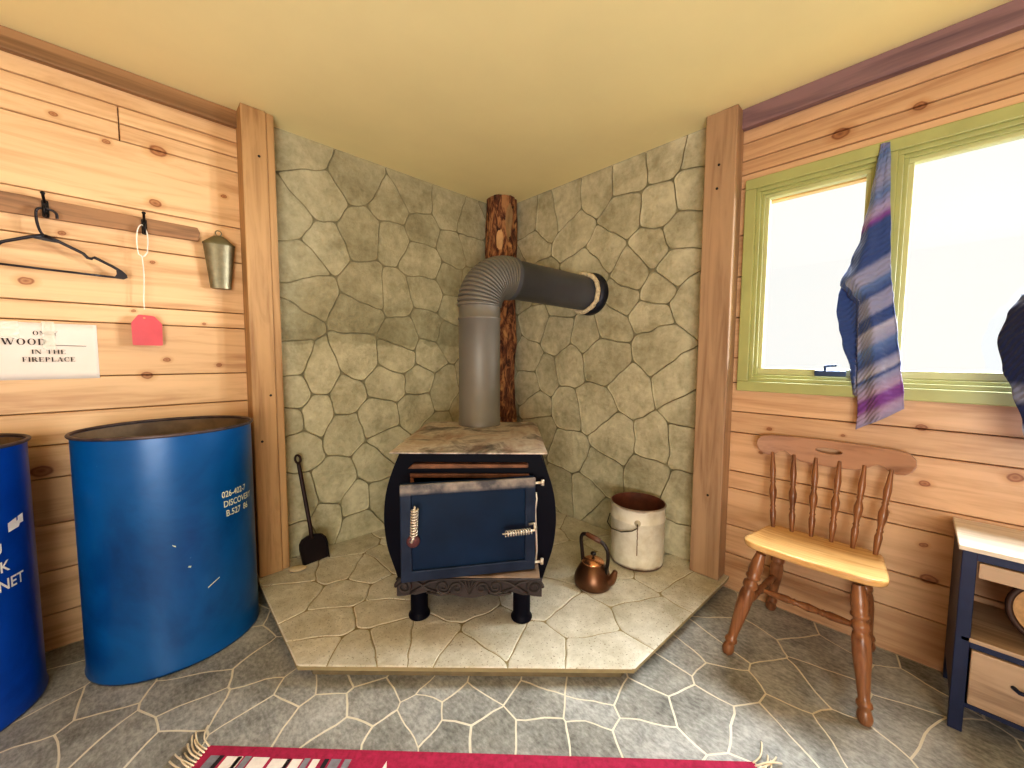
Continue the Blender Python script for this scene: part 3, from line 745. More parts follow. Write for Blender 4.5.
# ------------------------------------------------------------------ white pail
t = thing('pail', 'dirty white metal pail with rusty inside and wire bail beside the right post', 'bucket', (-.196,-1.340,.0712))
def m_pail():
    t_ = NT('pail_white'); v = t_.mapping(); f = t_.noise(v, 12, 5, .6); sp2 = t_.n.new('ShaderNodeSeparateXYZ'); t_.link(t_.tc.outputs['Object'], sp2.inputs[0])
    c = t_.ramp(f, [(.3, lin(206,198,176)), (.6, lin(232,228,212))])
    z = t_.math('ADD', sp2.outputs['Z'], t_.math('MULTIPLY', f, .03))
    c = t_.mix(t_.ramp(z, [(.02, (1,1,1,1)), (.034, (0,0,0,1)), (.335, (0,0,0,1)), (.345, (.8,.8,.8,1))]), c, lin(92,62,44))
    t_.color(c); return t_.set(.4)
r = .143
mb = MB(); mb.lathe([(.001,.002),(r-.008,.0),(r-.003,.004),(r-.002,.02),(r,.245),(r+.004,.250),(r+.004,.258),(r,.263),(r,.315),(r+.005,.320),(r+.005,.330),(r-.002,.332)], 56, cap=False); obj('body', mb, m_pail(), t)
mb = MB(); mb.lathe([(r-.002,.332),(r-.005,.326),(r-.007,.03),(.001,.03)], 56, cap=False); obj('lining', mb, plain('pail_rust', lin(96,52,36), .75, .1, var=.35, scale=14), t)
pd = Vector((-2.0,-1.02,0)).normalized(); pr = Vector((-pd.y, pd.x, 0))   # towards the viewer, and its side
a0 = atan2(pd.y, pd.x)
def pc(a, z, rr): return Vector((rr*cos(a), rr*sin(a), z))
mb = MB(); mb.tube([pc(a0+.02,.263,r+.012), pc(a0+.02,.245,r+.020), pc(a0-.15,.226,r+.022), pc(a0-.5,.205,r+.02), pc(a0-.95,.196,r+.02), pc(a0-1.4,.200,r+.02), pc(a0-1.9,.218,r+.02), pc(a0-2.6,.245,r+.02), pc(a0-3.1,.262,r+.012)], .0032, 8); obj('bail', mb, plain('bail_wire', lin(84,78,62), .5, .5), t)
for a in (a0+.02, a0-3.1):
    mb = MB().between(pc(a,.263,r-.002), pc(a,.263,r+.013), [(0,.001),(0,.017),(.4,.016),(.5,.009),(1,.007),(1,.001)], 16); obj('lug', mb, plain('pail_lug', lin(190,180,156), .5), t)
mb = MB().tube([pc(a0+.02+.02*noise.noise(Vector((k*.7,0,0))), .245-.012*k, r+.0015) for k in range(14)], .0022, 6); obj('rust_drip', mb, plain('rust_stain', lin(120,92,60), .7), t)

# ------------------------------------------------------------------ ash shovel
t = thing('ash_shovel', 'black ash shovel with slim handle leaning on the stone wall, left of the stove', 'shovel', (-1.511,-.10,.0712))
M_SH = plain('shovel_black', lin(34,26,30), .45, .35)
b = Vector((0,-.042,.0)); tp = Vector((-.048,.072,.575))
ax = (tp-b).normalized(); sd = Vector((1,0.1,0)).normalized(); nm = sd.cross(ax)
def S(u, v, h): return b+sd*u+ax*v+nm*h
ol = [(-.066,.004),(.066,.004),(.070,.09),(.066,.118),(.050,.140),(.020,.150),(-.020,.150),(-.050,.140),(-.066,.118),(-.070,.09)]
mb = MB(); n = len(ol)
vs = [S(u, v, 0) for u, v in ol]+[S(u*.9, v*.97+.004, -.004) for u, v in ol]
mb.prism(ol, .0, .003, S)
rim = [S(*ol[k], .0) for k in list(range(1, n))+[0]]; 
mb.grid(lambda u, v: (lambda q: S(*(lambda i, f: (ol[i][0]+(ol[(i+1)%n][0]-ol[i][0])*f, ol[i][1]+(ol[(i+1)%n][1]-ol[i][1])*f))(1+min(int(u*(n-1)), n-2), u*(n-1)-min(int(u*(n-1)), n-2)), .024*v+.001))(0), (n-1)*4, 1)
obj('blade', mb, M_SH, t, solid=.0025)
mb = MB(); p = [S(0,.13,.004), S(0,.20,.012), S(.0,.30,.012), S(0,.42,.011), S(0,.55,.011)]
mb.tube(smooth_path(p), [.011]*5+[.0105]*20, 10)
k0 = S(0,.55,.011); mb.tube([k0+sd*.014*sin(2*pi*k/16)+ax*(.022-.022*cos(2*pi*k/16)) for k in range(16)], .006, 8, closed=True)
obj('handle', mb, plain('shovel_handle', lin(44,26,24), .5, .3), t)

# stone chip near the post
mb = MB(); bm = bmesh.new(); bmesh.ops.create_icosphere(bm, subdivisions=2, radius=1)
vs = [(v.co.x*.046+.006*noise.noise(v.co*2), v.co.y*.026+.006*noise.noise(v.co*3+Vector((4,0,0))), .0135+v.co.z*.013) for v in bm.verts]; bm.verts.index_update()
mb.add(vs, [[v.index for v in f.verts] for f in bm.faces]); bm.free()
o = obj('stone_chip', mb, plain('chip', lin(190,172,138), .9), bevel=0); o.location = (-1.61,-.172,.0705); o.rotation_euler = (0,0,-.5); tag(o, 'small pale chip of stone lying on the hearth beside the left post', 'stone')

# ------------------------------------------------------------------ chair (local -y faces the room)
M_SEAT = wood('seat_wood', lin(226,184,124), lin(190,144,88), 0, scale=1.4, rough=.24, tone=False)
M_TURN = wood('turned_wood', lin(142,98,66), lin(98,62,40), 2, scale=1.3, rough=.28, tone=False)
M_CREST = wood('crest_wood', lin(170,132,108), lin(134,98,78), 0, scale=1.3, rough=.3, tone=False)
t = thing('wooden_chair', 'honey-brown wooden spindle-back chair standing under the window', 'chair', (-.265,-2.13,.0), radians(-90))
def rounded(pts, rad, n=6):
    out = []
    for i in range(len(pts)):
        p0, p, p1 = Vector(pts[i-1]), Vector(pts[i]), Vector(pts[(i+1) % len(pts)]); r_ = rad[i] if isinstance(rad, (list, tuple)) else rad
        a = p+(p0-p).normalized()*r_; c = p+(p1-p).normalized()*r_
        for k in range(n+1):
            q = k/n; out.append(tuple(a*(1-q)**2+p*2*q*(1-q)+c*q*q))
    return out
so = rounded([(-.214,-.190),(0,-.212),(.226,-.190),(.190,.195),(-.188,.195)], [.075,.05,.075,.06,.06], 8)
ST = lambda y: .452-.045*(y/.2)*.5       # top of the seat, front higher
mb = MB(); n = len(so)
def seatpt(u, v, k, dz): return (u*k, v*k, ST(v*k)+dz)
rows = [(.90,-.027),(.965,-.026),(.99,-.020),(1.0,-.010),(.994,-.001),(.95,.0),(.8,-.003),(.5,-.006),(.2,-.007)]
vs = [seatpt(u, v, k, dz) for k, dz in rows for u, v in so]
fs = [(i*n+j, i*n+(j+1) % n, (i+1)*n+(j+1) % n, (i+1)*n+j) for i in range(len(rows)-1) for j in range(n)]
fs += [tuple(range(n))[::-1], tuple(range((len(rows)-1)*n, len(rows)*n))]
mb.add(vs, fs, True); mb.sm[-2] = mb.sm[-1] = False
obj('seat', mb, M_SEAT, t)
legp = [(0,.017),(.04,.019),(.10,.023),(.16,.025),(.20,.022),(.215,.026),(.235,.027),(.25,.020),(.265,.018),(.28,.025),(.32,.027),(.345,.019),(.36,.023),(.40,.026),(.52,.026),(.66,.021),(.78,.017),(.83,.016),(.845,.021),(.87,.023),(.89,.016),(.91,.018),(.95,.022),(.985,.019),(1,.014)]
feet = [((-.145,-.150,.425),(-.231,-.226,.0008)),((.145,-.150,.425),(.189,-.232,.0008)),((-.135,.140,.405),(-.180,.232,.0008)),((.135,.140,.405),(.170,.222,.0008))]
for a, b_ in feet:
    mb = MB().between(a, b_, legp, 20); obj('leg', mb, M_TURN, t)
lp = lambda i, k: Vector(feet[i][0])+(Vector(feet[i][1])-Vector(feet[i][0]))*k
strp = [(0,.009),(.1,.010),(.2,.014),(.3,.016),(.34,.011),(.36,.015),(.38,.011),(.5,.017),(.62,.011),(.64,.015),(.66,.011),(.7,.016),(.8,.014),(.9,.010),(1,.009)]
for i, j in ((0,2),(1,3)):
    mb = MB().between(lp(i,.52), lp(j,.52), strp, 14); obj('stretcher', mb, M_TURN, t)
m0 = (lp(0,.52)+lp(2,.52))/2; m1 = (lp(1,.52)+lp(3,.52))/2
mb = MB().between(m0, m1, strp, 14); obj('stretcher', mb, M_TURN, t)
spr = [(0,.009),(.06,.010),(.14,.013),(.22,.015),(.27,.010),(.29,.014),(.31,.010),(.36,.012),(.44,.017),(.5,.018),(.56,.012),(.59,.010),(.61,.014),(.63,.010),(.68,.013),(.76,.015),(.86,.011),(1,.007)]
bx = [-.170,-.102,-.034,.034,.102,.170]; txp = [-.198,-.119,-.040,.040,.119,.198]
for a, c in zip(bx, txp):
    cv = .022-.022*(c/.25)**2
    mb = MB().between((a,.165-.02*(a/.18)**2,.428), (c,.205+cv-.006,.765), [(q_, r_*.85) for q_, r_ in spr], 14); obj('spindle', mb, M_TURN, t)
# crest rail
half = [(0,.846),(.08,.845),(.16,.843),(.21,.842),(.245,.834),(.262,.815),(.265,.79),(.255,.768),(.236,.752),(.212,.748),(.19,.756),(.175,.768),(.155,.774),(.14,.764),(.12,.748),(.09,.738),(.05,.734),(0,.733)]
dense = []
for (a, b_), (c, d) in zip(half, half[1:]):
    k = max(1, int(abs(c-a)/.02))
    dense += [(a+(c-a)*q/k, b_+(d-b_)*q/k) for q in range(k)]
dense.append(half[-1])
outl = dense+[(-x, z) for x, z in reversed(dense[1:-1])]
slot = [(.045*sin(2*pi*k/20)*1.0, .800+.011*cos(2*pi*k/20)) for k in range(20)]
mb = MB()
mb.holed(outl, [slot], 0, .024, lambda u, v, h: (u, .198+h+.022-.022*(u/.25)**2+.12*(v-.74), v))
obj('crest_rail', mb, M_CREST, t, bevel=.004)

# ------------------------------------------------------------------ cabinet on the right
M_NAVY = plain('cabinet_navy', lin(30,40,72), .45, .2)
M_GREYW = wood('cabinet_grey_wood', lin(174,150,126), lin(132,110,90), 1, scale=1.2, rough=.5, tone=False)
M_TOPW = wood('cabinet_top', lin(222,212,196), lin(190,178,160), 1, scale=1.2, rough=.45, tone=False)
t = thing('cabinet', 'small cabinet with navy frame and grey wood drawers at the right edge under the window', 'cabinet', (-.16,-2.95,.0))
yl, yr, xf, xb = .445, -.445, -.15, .155     # left end, right end (local y), front, back
mb = MB().box((xf-.006,yr-.008,.598),(xb,yl+.008,.614)); obj('top', mb, M_TOPW, t, bevel=.003)
for y, s_ in ((yl, -1), (yr, 1)):
    for x, nm_ in ((xf, 1), (xb-.025, 0)):
        mb = MB().box((x, min(y, y+s_*.032), .001), (x+.025, max(y, y+s_*.032), .598)); obj('leg', mb, M_NAVY, t, bevel=.002)
    mb = MB().box((xf+.025, min(y, y+s_*.012), .10), (xb-.025, max(y, y+s_*.012), .598)); obj('side_panel', mb, M_NAVY, t)
mb = MB(); mb.box((xf+.002, yr+.032, .572),(xf+.02, yl-.032,.598)); mb.box((xf+.002, yr+.032, .288),(xf+.02, yl-.032,.306)); mb.box((xf+.002, yr+.032, .088),(xf+.02, yl-.032,.102)); obj('front_rail', mb, M_NAVY, t)
mb = MB().box((xf, yr+.012, .306),(xb-.002, yl-.012,.320)); obj('shelf', mb, M_GREYW, t, bevel=.002)
mb = MB().box((xf+.02, yr+.012, .09),(xb-.002, yl-.012,.10)); obj('bottom_panel', mb, M_NAVY, t)
for ya, yb_ in ((yl-.036, .003), (-.003, yr+.036)):
    mb = MB().box((xf-.004, yb_, .520),(xf+.016, ya,.568)); d = obj('drawer', mb, M_GREYW, t, bevel=.003)
    ym = (ya+yb_)/2
for ya, yb_ in ((yl-.036, .003), (-.003, yr+.036)):
    mb = MB().box((xf-.004, yb_, .106),(xf+.016, ya,.284)); d = obj('drawer', mb, M_GREYW, t, bevel=.003)
    ym = ya-.13; mb = MB().tube([(xf-.004,ym+.045,.215),(xf-.022,ym+.036,.215),(xf-.022,ym-.036,.215),(xf-.004,ym-.045,.215)], .006, 8); obj('handle', mb, M_NAVY, d)
# round item on the shelf
t = thing('round_basket', 'round pale basket with dark rim on the open shelf of the cabinet', 'basket', (-.19,-2.705,.3212))
mb = MB(); MX = Matrix.Translation((0,0,.098)) @ Matrix.Rotation(radians(-78),4,'Y')
mb.lathe([(.001,-.03),(.07,-.03),(.084,-.01),(.088,.02),(.084,.018),(.070,-.018),(.001,-.02)], 40, MX); obj('bowl', mb, plain('basket_straw', lin(196,160,116), .8, var=.2, scale=50), t)
mb = MB(); mb.tube([MX @ Vector((.089*cos(2*pi*k/40), .089*sin(2*pi*k/40), .02)) for k in range(40)], .009, 8, closed=True); obj('rim', mb, plain('basket_rim', lin(62,40,30), .6), t)

# ------------------------------------------------------------------ towels
def m_towel(name, stops):
    t_ = NT(name); a = t_.attr('stripe'); v = t_.mapping()
    w = t_.noise(v, 60, 2); f = t_.math('ADD', a, t_.math('MULTIPLY', t_.math('SUBTRACT', w, .5), .008))
    c = t_.ramp(f, stops)
    t_.color(c)
    wv = t_.n.new('ShaderNodeTexWave'); wv.inputs['Scale'].default_value = 26; wv.inputs['Distortion'].default_value = 3; wv.bands_direction = 'DIAGONAL'; t_.link(v, wv.inputs['Vector'])
    t_.bump(t_.math('ADD', wv.outputs['Fac'], w), .45, .006)
    t_.b.inputs['Sheen Weight'].default_value = .2
    return t_.set(.95)
LAV = lin(152,142,178); DKB = lin(52,74,128); MID = lin(88,112,160); LG = lin(134,138,170); PUR = lin(116,66,140); MAU = lin(160,140,170); WH = lin(160,160,182)
S_ = [(.93,LG),(.99,MAU),(1.015,PUR),(1.05,PUR),(1.07,MAU),(1.12,LG),(1.135,DKB),(1.15,WH),(1.18,LG),(1.2,DKB),(1.26,MID),(1.275,LG),(1.33,WH),(1.345,DKB),(1.385,DKB),(1.40,LG),(1.46,LG),(1.475,DKB),(1.52,MID),(1.54,LG),(1.59,LG),(1.61,DKB),(1.75,DKB),(1.77,PUR),(1.80,LAV),(1.86,MID),(1.92,LG),(2.02,MID),(2.1,LAV)]
mn, mx = .9, 2.15
S_ = [((p-mn)/(mx-mn), c) for p, c in S_]
def cloth(name, fns, mat, parent=None, stripe=None, thick=.004):
    mb = MB()
    for fn, nu, nv in fns: mb.grid(fn, nu, nv)
    o = obj(name, mb, mat, parent, solid=thick, recalc=False)
    at = o.data.attributes.new('stripe', 'FLOAT', 'POINT'); at.data.foreach_set('value', [stripe(*v) for v in mb.v]); return o
def table(rows):
    def f(z):
        for (za, *a), (zb, *b_) in zip(rows, rows[1:]):
            if zb <= z <= za:
                k = (za-z)/(za-zb); k = k*k*(3-2*k); return [x+(y-x)*k for x, y in zip(a, b_)]
        return rows[-1][1:]
    return f
FR = table([(2.037,-2.230,-2.256,.01),(1.95,-2.222,-2.262,.02),(1.85,-2.212,-2.267,.03),(1.69,-2.190,-2.276,.04),(1.60,-2.164,-2.281,.05),(1.515,-2.134,-2.286,.06),(1.47,-2.160,-2.292,.06),(1.43,-2.192,-2.298,.06),(1.27,-2.202,-2.316,.07),(1.15,-2.208,-2.331,.07),(1.02,-2.216,-2.345,.07),(.96,-2.214,-2.348,.07)])
def front(u, v):
    z = 2.037-v*(2.037-.965); yl_, yr_, dp = FR(z)
    y = yl_+(yr_-yl_)*u
    x = -.0255-dp*(.35+.45*sin(pi*min(1, u*1.05))**.8+.20*sin(u*9+z*3)*(1-u*.3)) - .004*noise.noise(Vector((u*6, z*14, 1)))
    zz = z-(v**3)*(.075*(1-u)-.055*u)*.75
    return (x, y, zz)
BK = table([(1.515,-2.140,-2.25),(1.46,-2.130,-2.25),(1.40,-2.127,-2.25),(1.33,-2.138,-2.25),(1.27,-2.152,-2.25),(1.15,-2.184,-2.26),(1.05,-2.197,-2.26)])
def back(u, v):
    z = 1.515-v*(1.515-1.05); a, b_ = BK(z); y = a+(b_-a)*u
    return (-.0265-.010*sin(u*8+z*6)-.012*u, y, z-.03*v*u)
o = cloth('striped_towel', [(front, 40, 120), (back, 16, 40)], m_towel('towel_stripes', S_), None, lambda x, y, z: ((z+.75*(y+2.27) if x < -.052 or z > 1.52 or y < -2.2 else 1.68)-mn)/(mx-mn))
tag(o, 'blue, grey and purple striped towel hanging between the two window panes', 'towel')
S2 = [(0,lin(120,130,160)),(.12,lin(24,30,66)),(.55,lin(20,34,78)),(.60,lin(110,116,140)),(.66,lin(120,124,146)),(.70,lin(24,36,80)),(.80,lin(22,32,72)),(.84,lin(150,150,164)),(1,lin(130,130,150))]
E2 = table([(2.03,-2.845,-2.87),(1.75,-2.78,-2.87),(1.55,-2.69,-2.87),(1.42,-2.612,-2.86),(1.395,-2.585,-2.86),(1.34,-2.562,-2.86),(1.26,-2.547,-2.86),(1.17,-2.562,-2.86),(1.10,-2.585,-2.86),(1.0,-2.61,-2.86),(.90,-2.625,-2.86)])
def tw2(u, v):
    z = 2.03-v*1.13; a, b_ = E2(z); y = a+(b_-a)*u; k = min(1, max(0, (2.03-z)/.6)); k = k*k*(3-2*k)
    return (-.0265-(.18+.05*sin(pi*u)+.012*sin(u*14+z*4))*k*(1-.35*u), y, z-.02*u)
o = cloth('dark_towel', [(tw2, 40, 100)], m_towel('towel_dark', S2), None, lambda x, y, z: max(0, (1.42-z)/.52))
tag(o, 'dark navy towel with grey stripes hanging at the right edge over the window', 'towel')

# ------------------------------------------------------------------ coat rail and things hanging on the left wall
t = thing('coat_rail', 'weathered brown board with black coat hooks screwed to the left wall', 'coat rack', (-2.40,-.0005,1.75))
mb = MB().prism([(-.75,.053),(.462,.042),(.470,.02),(.464,-.018),(-.75,-.035)], -.019, 0, lambda u, v, h: (u, h, v)); obj('board', mb, M_RAIL, t, bevel=.002)
M_HOOK = plain('hook_black', lin(26,24,26), .4, .5)
def hook(x, z):
    mb = MB(); mb.prism(rounded([(-.009,-.035),(.009,-.035),(.009,.03),(-.009,.03)], .006, 3), -.023, -.019, lambda u, v, h: (x+u, h, z+v))
    mb.tube(smooth_path([Vector((x,-.022,z-.02)), Vector((x,-.045,z-.032)), Vector((x,-.058,z-.016)), Vector((x,-.056,z+.002))]), .0045, 8)
    mb.tube(smooth_path([Vector((x,-.022,z+.022)), Vector((x,-.038,z+.028)), Vector((x,-.052,z+.034)), Vector((x,-.060,z+.044))]), .0045, 8)
    mb.lathe([(.0001,-.006),(.006,-.003),(.007,.001),(.005,.005),(.0001,.007)], 12, Matrix.Translation((x,-.061,z+.046)))
    obj('hook', mb, M_HOOK, t)
hook(.004, .010); hook(.280, .006); hook(-.28, .022)
# black plastic hanger (in the wall plane, just in front)
t = thing('coat_hanger', 'black plastic coat hanger hanging from a hook of the coat rail', 'hanger', (-2.400,-.052,1.734))
M_HANG = plain('hanger_black', lin(22,20,32), .35)
mb = MB()
hp = [(.035,-.012),(.033,.006),(.02,.017),(.0,.0185),(-.013,.012),(-.017,-.005),(-.015,-.04),(-.008,-.07),(.002,-.085)]
mb.tube(smooth_path([Vector((x, 0, z)) for x, z in hp]), .0042, 8)
for s_ in (1, -1):
    ap = [(.002,-.085),(.03,-.094),(.085,-.122),(.10,-.130),(.112,-.145),(.122,-.146),(.13,-.139),(.18,-.165),(.205,-.182)]
    mb.tube([Vector((x*s_, 0, z)) for x, z in ap], [.008,.006]+[.0056]*7, 8)
    mb.prism([(.19*s_,-.170),(.208*s_,-.178),(.222*s_,-.193),(.224*s_,-.205),(.212*s_,-.213),(.178*s_,-.211),(.187*s_,-.205),(.192*s_,-.195),(.191*s_,-.183)], -.005, .005, lambda u, v, h: (u, h, v))
mb.tube([(-.21,0,-.209),(0,0,-.2095),(.21,0,-.209)], .0042, 8)
mb.prism([(-.035,-.098),(.0,-.086),(.008,-.086),(.045,-.104),(0,-.102)], -.004, .004, lambda u, v, h: (u, h, v))
obj('frame', mb, M_HANG, t); t.rotation_euler = (0, radians(1.5), 0)
# red tag on a cord
t = thing('red_tag', 'red plastic tag with clipped corners hanging from a white cord', 'tag', (-2.128,-.048,1.742))
M_CORD = plain('cord_white', lin(232,226,214), .7)
mb = MB(); mb.tube(smooth_path([Vector((.012,.0,-.10)), Vector((.016,-.002,-.05)), Vector((.013,-.004,-.01)), Vector((.0,-.004,.012)), Vector((-.014,-.002,-.01)), Vector((-.019,-.001,-.06)), Vector((-.016,0,-.11)), Vector((-.006,0,-.125)), Vector((-.003,0,-.2)), Vector((-.008,.001,-.30)), Vector((-.008,.002,-.345))]), .0022, 6)
mb.tube([(.012,0,-.10),(.004,0,-.115),(-.004,0,-.122)], .003, 6)
obj('cord', mb, M_CORD, t)
mb = MB(); ol = [(-.049,-.50),(.047,-.50),(.049,-.405),(.024,-.372),(-.026,-.368),(-.050,-.405)]
mb.holed(rounded(ol, .006, 3), [[(-.008+.004*cos(2*pi*k/10), -.382+.004*sin(2*pi*k/10)) for k in range(10)]], -.002, .002, lambda u, v, h: (u-.002, h+.004, v))
m_ = plain('tag_red', lin(214,86,96), .35, var=.08); m_.node_tree.nodes['Principled BSDF'].inputs['Transmission Weight'].default_value = .15
obj('plate', mb, m_, t)
# tapered tin container
t = thing('tin_container', 'small tapered grey metal container with peaked top and ring, beside the left post', 'container', (-1.862,-.0325,1.52))
M_TIN = plain('tin_grey', lin(128,122,98), .42, .55, var=.2, scale=30)
def frustum(mb, levels):
    vs = []; 
    for hw, hd_, z in levels: vs += [(-hw,-hd_,z),(hw,-hd_,z),(hw,hd_,z),(-hw,hd_,z)]
    fs = [(i*4+k, i*4+(k+1) % 4, (i+1)*4+(k+1) % 4, (i+1)*4+k) for i in range(len(levels)-1) for k in range(4)]
    mb.add(vs, fs+[(3,2,1,0), tuple(range(len(vs)-4, len(vs)))])
mb = MB(); mb.lathe([(.041,0),(.062,.205)], 40, Matrix.Diagonal((1,.52,1,1))); obj('body', mb, M_TIN, t)
mb = MB(); mb.lathe([(.064,.203),(.064,.210),(.020,.246),(.003,.250)], 40, Matrix.Diagonal((1,.51,1,1))); obj('lid', mb, plain('tin_lid', lin(112,106,78), .45, .5), t)
mb = MB().tube([(.012*cos(2*pi*k/16), 0, .260+.012*sin(2*pi*k/16)) for k in range(16)], .0025, 6, closed=True); obj('ring', mb, M_TIN, t)

# ------------------------------------------------------------------ paper notice with lettering
def glyphs():
    T, t_ = .17, .045
    def R_(x0, y0, x1, y1): return [(x0,y0),(x1,y0),(x1,y1),(x0,y1)]
    def stem(x, w=T): return [R_(x, 0, x+w, 1), R_(x-.07, 0, x+w+.07, t_), R_(x-.07, 1-t_, x+w+.07, 1)]
    def ringp(cx_, cy_, rx, ry, wx, wy, a0=0, a1=360, n=20):
        o = []
        for k in range(n):
            p, q = radians(a0+(a1-a0)*k/n), radians(a0+(a1-a0)*(k+1)/n)
            f = lambda a, s: (cx_+(rx-wx*s)*cos(a), cy_+(ry-wy*s)*sin(a))
            o.append([f(p,0), f(q,0), f(q,1), f(p,1)])
        return o
    def diag(x0, y0, x1, y1, w): return [[(x0,y0),(x0+w,y0),(x1+w,y1),(x1,y1)]]
    G = {}
    G['I'] = (.36, stem(.1)); G['L'] = (.68, stem(.1)+[R_(.2,0,.62,t_), R_(.585,0,.62,.28)])
    G['T'] = (.78, stem(.30)+[R_(.05,1-t_,.73,1), R_(.05,.76,.085,1), R_(.695,.76,.73,1)])
    G['H'] = (.92, stem(.1)+stem(.64)+[R_(.2,.49,.7,.49+t_)])
    G['E'] = (.74, stem(.1)+[R_(.2,0,.66,t_), R_(.2,1-t_,.64,1), R_(.2,.49,.48,.49+t_), R_(.625,0,.66,.27), R_(.605,.75,.64,1), R_(.45,.38,.48,.64)])
    G['F'] = (.68, stem(.1)+[R_(.2,1-t_,.62,1), R_(.2,.49,.46,.49+t_), R_(.585,.75,.62,1), R_(.43,.38,.46,.64)])
    G['N'] = (.92, [R_(.12,0,.165,1), R_(.74,0,.785,1), R_(.03,0,.26,t_), R_(.65,1-t_,.88,1), R_(.03,1-t_,.2,1)]+diag(.60,0,.10,1,.19))
    G['Y'] = (.86, [R_(.36,0,.53,.45), R_(.28,0,.61,t_), R_(.0,1-t_,.3,1), R_(.6,1-t_,.86,1)]+diag(.36,.42,.05,1,.18)+diag(.47,.42,.73,1,.05))
    G['W'] = (1.22, [R_(.0,1-t_,.28,1), R_(.42,1-t_,.70,1), R_(.98,1-t_,1.22,1)]+diag(.30,0,.05,1,.17)+diag(.36,0,.56,1,.05)+diag(.74,0,.47,1,.17)+diag(.82,0,1.08,1,.05))
    G['O'] = (.88, ringp(.44,.5,.38,.51,.17,.04)); G['D'] = (.86, stem(.1)+ringp(.32,.5,.46,.5,.17,t_,-90,90))
    G['P'] = (.74, stem(.1)+ringp(.30,.74,.36,.26,.16,t_,-90,90)+[R_(.2,1-t_,.32,1), R_(.2,.48,.32,.48+t_)])
    G['R'] = (.84, G['P'][1]+diag(.60,0,.36,.5,.18)+[R_(.6,0,.84,t_)])
    G['A'] = (.86, diag(.60,0,.36,1,.17)+diag(.12,0,.40,1,.05)+[R_(.22,.3,.62,.3+t_), R_(.0,0,.28,t_), R_(.52,0,.86,t_)])
    G['C'] = (.80, ringp(.44,.5,.38,.51,.17,.04,48,312)+[R_(.66,.66,.70,1)])
    G[' '] = (.42, [])
    return G
GL = glyphs()
def typeset(mb, s, cx_, z, h, wx, y):
    L = sum(GL[c][0]+.06 for c in s); x = cx_-L*h*wx/2
    for c in s:
        w, ps = GL[c]
        for p in ps: mb.add([(x+u*h*wx, y, z+v*h) for u, v in p], [tuple(range(len(p)))])
        x += (w+.06)*h*wx
t = thing('paper_notice', 'white paper notice about only wood in the fireplace taped to the left wall', 'notice', (-2.418,.0012,1.103))
M_PAPER = plain('paper_white', lin(226,216,206), .7, var=.02)
M_INK = plain('ink_black', lin(46,40,38), .8)
mb = MB(); mb.grid(lambda u, v: (-.134+.268*u, -.002-.002*sin(u*7)*v-.003*v*v, .220*v-.004*u*0+.0*v), 20, 8); obj('sheet', mb, M_PAPER, t, solid=.0008)
mb = MB(); yt = -.0075
typeset(mb, 'ONLY', -.004, .172, .016, 1.15, yt); typeset(mb, 'WOOD', -.057, .134, .024, 1.15, yt); typeset(mb, 'IN THE', .002, .100, .016, 1.25, yt); typeset(mb, 'FIREPLACE', .002, .069, .018, 1.1, yt)
mb.add([(-.004,yt,.133),(.102,yt,.131),(.102,yt,.133),(-.004,yt,.135)], [(0,1,2,3)])
obj('lettering', mb, M_INK, t)
m_t = plain('tape_clear', lin(244,244,226), .12, 0, var=.06, scale=60); m_t.node_tree.nodes['Principled BSDF'].inputs['Alpha'].default_value = .4
def tape(x0, z0, x1, z1, name='tape'):
    mb = MB(); mb.grid(lambda u, v: (x0+(x1-x0)*u+.003*noise.noise(Vector((u*5, v*5, x0))), -.0092-.002*noise.noise(Vector((u*8, v*8, 3)))*1.0, z0+(z1-z0)*v+.002*noise.noise(Vector((u*9, v*3, 8)))), 10, 16); obj(name, mb, m_t, t)
tape(-.012,.118,.020,.226); tape(-.150,.160,-.068,.222); tape(-.150,.120,-.120,.162)

# ------------------------------------------------------------------ rug
M_RUG = plain('rug_crimson', lin(158,34,72), .95, var=.22, scale=70, bump=.5)
M_RW = plain('rug_white', lin(228,220,214), .95, var=.08, scale=70); M_RG = plain('rug_grey', lin(128,128,136), .95, var=.2, scale=70); M_RK = plain('rug_black', lin(40,34,40), .95)
ra = atan2(-.711,.703)
t = thing('rug', 'crimson woven rug with white and black stripes and cream fringe on the floor', 'rug', (-2.062,-.932,.0005), ra)
RL, RWd = 1.645, .75
mb = MB(); mb.box((0,-RWd,0),(RL,0,.007))
def quad(x0, x1, y0, y1, sl, mi): mb.add([(x0,y0,.0075),(x1,y0,.0075),(x1+sl,y1,.0075),(x0+sl,y1,.0075)], [(0,1,2,3)], False, mi)
q = random.Random(4)
for k, (x, w, mi) in enumerate([(.0,.03,2),(.028,.014,3),(.05,.05,1),(.085,.012,1),(.105,.02,2),(.13,.05,1),(.19,.05,1),(.235,.012,3),(.25,.03,1),(.285,.018,2),(.31,.022,1),(.345,.014,3),(.365,.03,2),(.405,.02,2)]):
    quad(x, x+w, -.30, -.028-.006*q.random(), .03, mi)
    quad(x, x+w, -.70, -.42, .03, mi)
def star(cx_, cy_, r1, r2, mi, n=8): mb.add([(cx_+(r1 if k % 2 == 0 else r2)*sin(pi*k/n), cy_+(r1 if k % 2 == 0 else r2)*cos(pi*k/n), .0076) for k in range(2*n)], [tuple(range(2*n))], False, mi)
for x in (.56, 1.24): star(x, -.105, .075, .035, 1); star(x, -.44, .09, .04, 1)
obj('weave', mb, [M_RUG, M_RW, M_RG, M_RK], t, recalc=False)
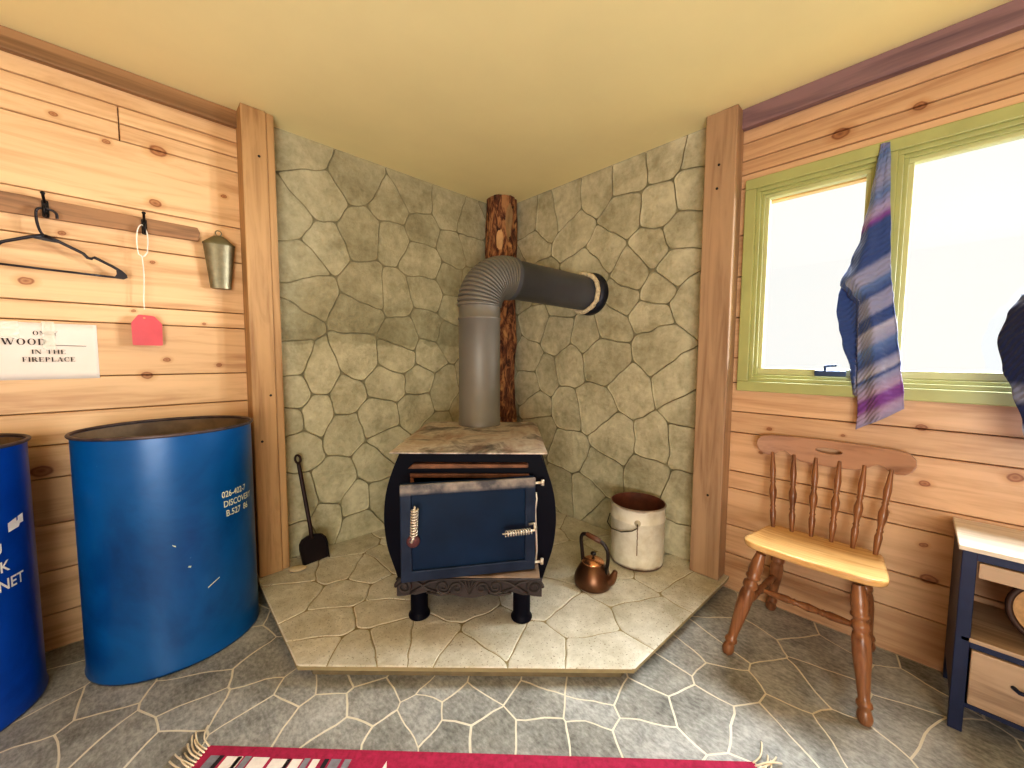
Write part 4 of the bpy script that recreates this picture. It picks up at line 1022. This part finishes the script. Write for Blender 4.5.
for x0, sgn in ((0,-1),(RL,1)):
    mb = MB()
    for k in range(80):
        y = -.003-k*(RWd-.006)/79; L = q.uniform(.05,.085); dy = q.uniform(-.03,.03)+(.02 if k < 6 else 0); h = q.uniform(.002,.012)
        mb.tube(smooth_path([Vector((x0-sgn*.004,y,.006)), Vector((x0+sgn*L*.4,y+dy*.3,.006+h)), Vector((x0+sgn*L*.8,y+dy,.005+h*.5)), Vector((x0+sgn*L,y+dy*1.5,.0035))], 3), .0026, 5)
    o = obj('fringe', mb, plain('fringe_cream', lin(226,212,186), .9), t); o['kind'] = 'stuff'

# ------------------------------------------------------------------ camera, light
cam = bpy.data.cameras.new('camera'); co = bpy.data.objects.new('camera', cam); COL.objects.link(co)
cam.sensor_width = 36; cam.lens = 388.3/1024*36; cam.clip_start = .05
yaw, pitch, roll = radians(46.104), radians(4.009), radians(.269)
f = Vector((cos(yaw)*cos(pitch), sin(yaw)*cos(pitch), -sin(pitch))); r = Vector((sin(yaw), -cos(yaw), 0)); u = r.cross(f)
r2 = r*cos(roll)+u*sin(roll); u2 = -r*sin(roll)+u*cos(roll)
co.matrix_world = Matrix(((r2.x,u2.x,-f.x,-2.166),(r2.y,u2.y,-f.y,-2.372),(r2.z,u2.z,-f.z,1.2),(0,0,0,1)))
SC.camera = co
w = bpy.data.worlds.new('overcast'); SC.world = w; w.use_nodes = True
w.node_tree.nodes['Background'].inputs[0].default_value = (.95,.97,.94,1); w.node_tree.nodes['Background'].inputs[1].default_value = 1.0
def sun(name, d, e, ang, col):
    l = bpy.data.lights.new(name, 'SUN'); l.energy = e; l.angle = radians(ang); l.color = col
    o = bpy.data.objects.new(name, l); COL.objects.link(o); o.rotation_euler = Vector(d).to_track_quat('-Z','Y').to_euler()
sun('sky_light', (-.62,.62,.02), 9.5, 24, (.97,.98,1.0))
sun('high_sky_light', (-.62,.05,-.75), 50.0, 62, (.88,.95,1.0))
def area(name, loc, tgt, e, sx, sy, col):
    l = bpy.data.lights.new(name, 'AREA'); l.shape = 'RECTANGLE'; l.size = sx; l.size_y = sy; l.energy = e; l.color = col
    o = bpy.data.objects.new(name, l); COL.objects.link(o); o.location = loc; o.rotation_euler = (Vector(tgt)-Vector(loc)).to_track_quat('-Z','Y').to_euler()
area('room_fill_light', (-3.0,-3.9,1.9), (-1.3,-.4,1.9), 16, 1.6, 1.1, (1.0,.98,.95))  # added fill lamp behind the camera; no window is built there
area('ceiling_fill_light', (-3.1,-3.3,.75), (-1.6,-1.6,2.4), 66, 1.4, .8, (1.0,.98,.92))  # unseen lamp aimed upward, added to brighten the ceiling
SC.view_settings.view_transform = 'Standard'; SC.view_settings.look = 'Medium High Contrast'; SC.view_settings.exposure = -.12; SC.view_settings.gamma = 1
SC.cycles.use_denoising = True
SC.cycles.max_bounces = 8; SC.cycles.diffuse_bounces = 5; SC.cycles.sample_clamp_indirect = 6
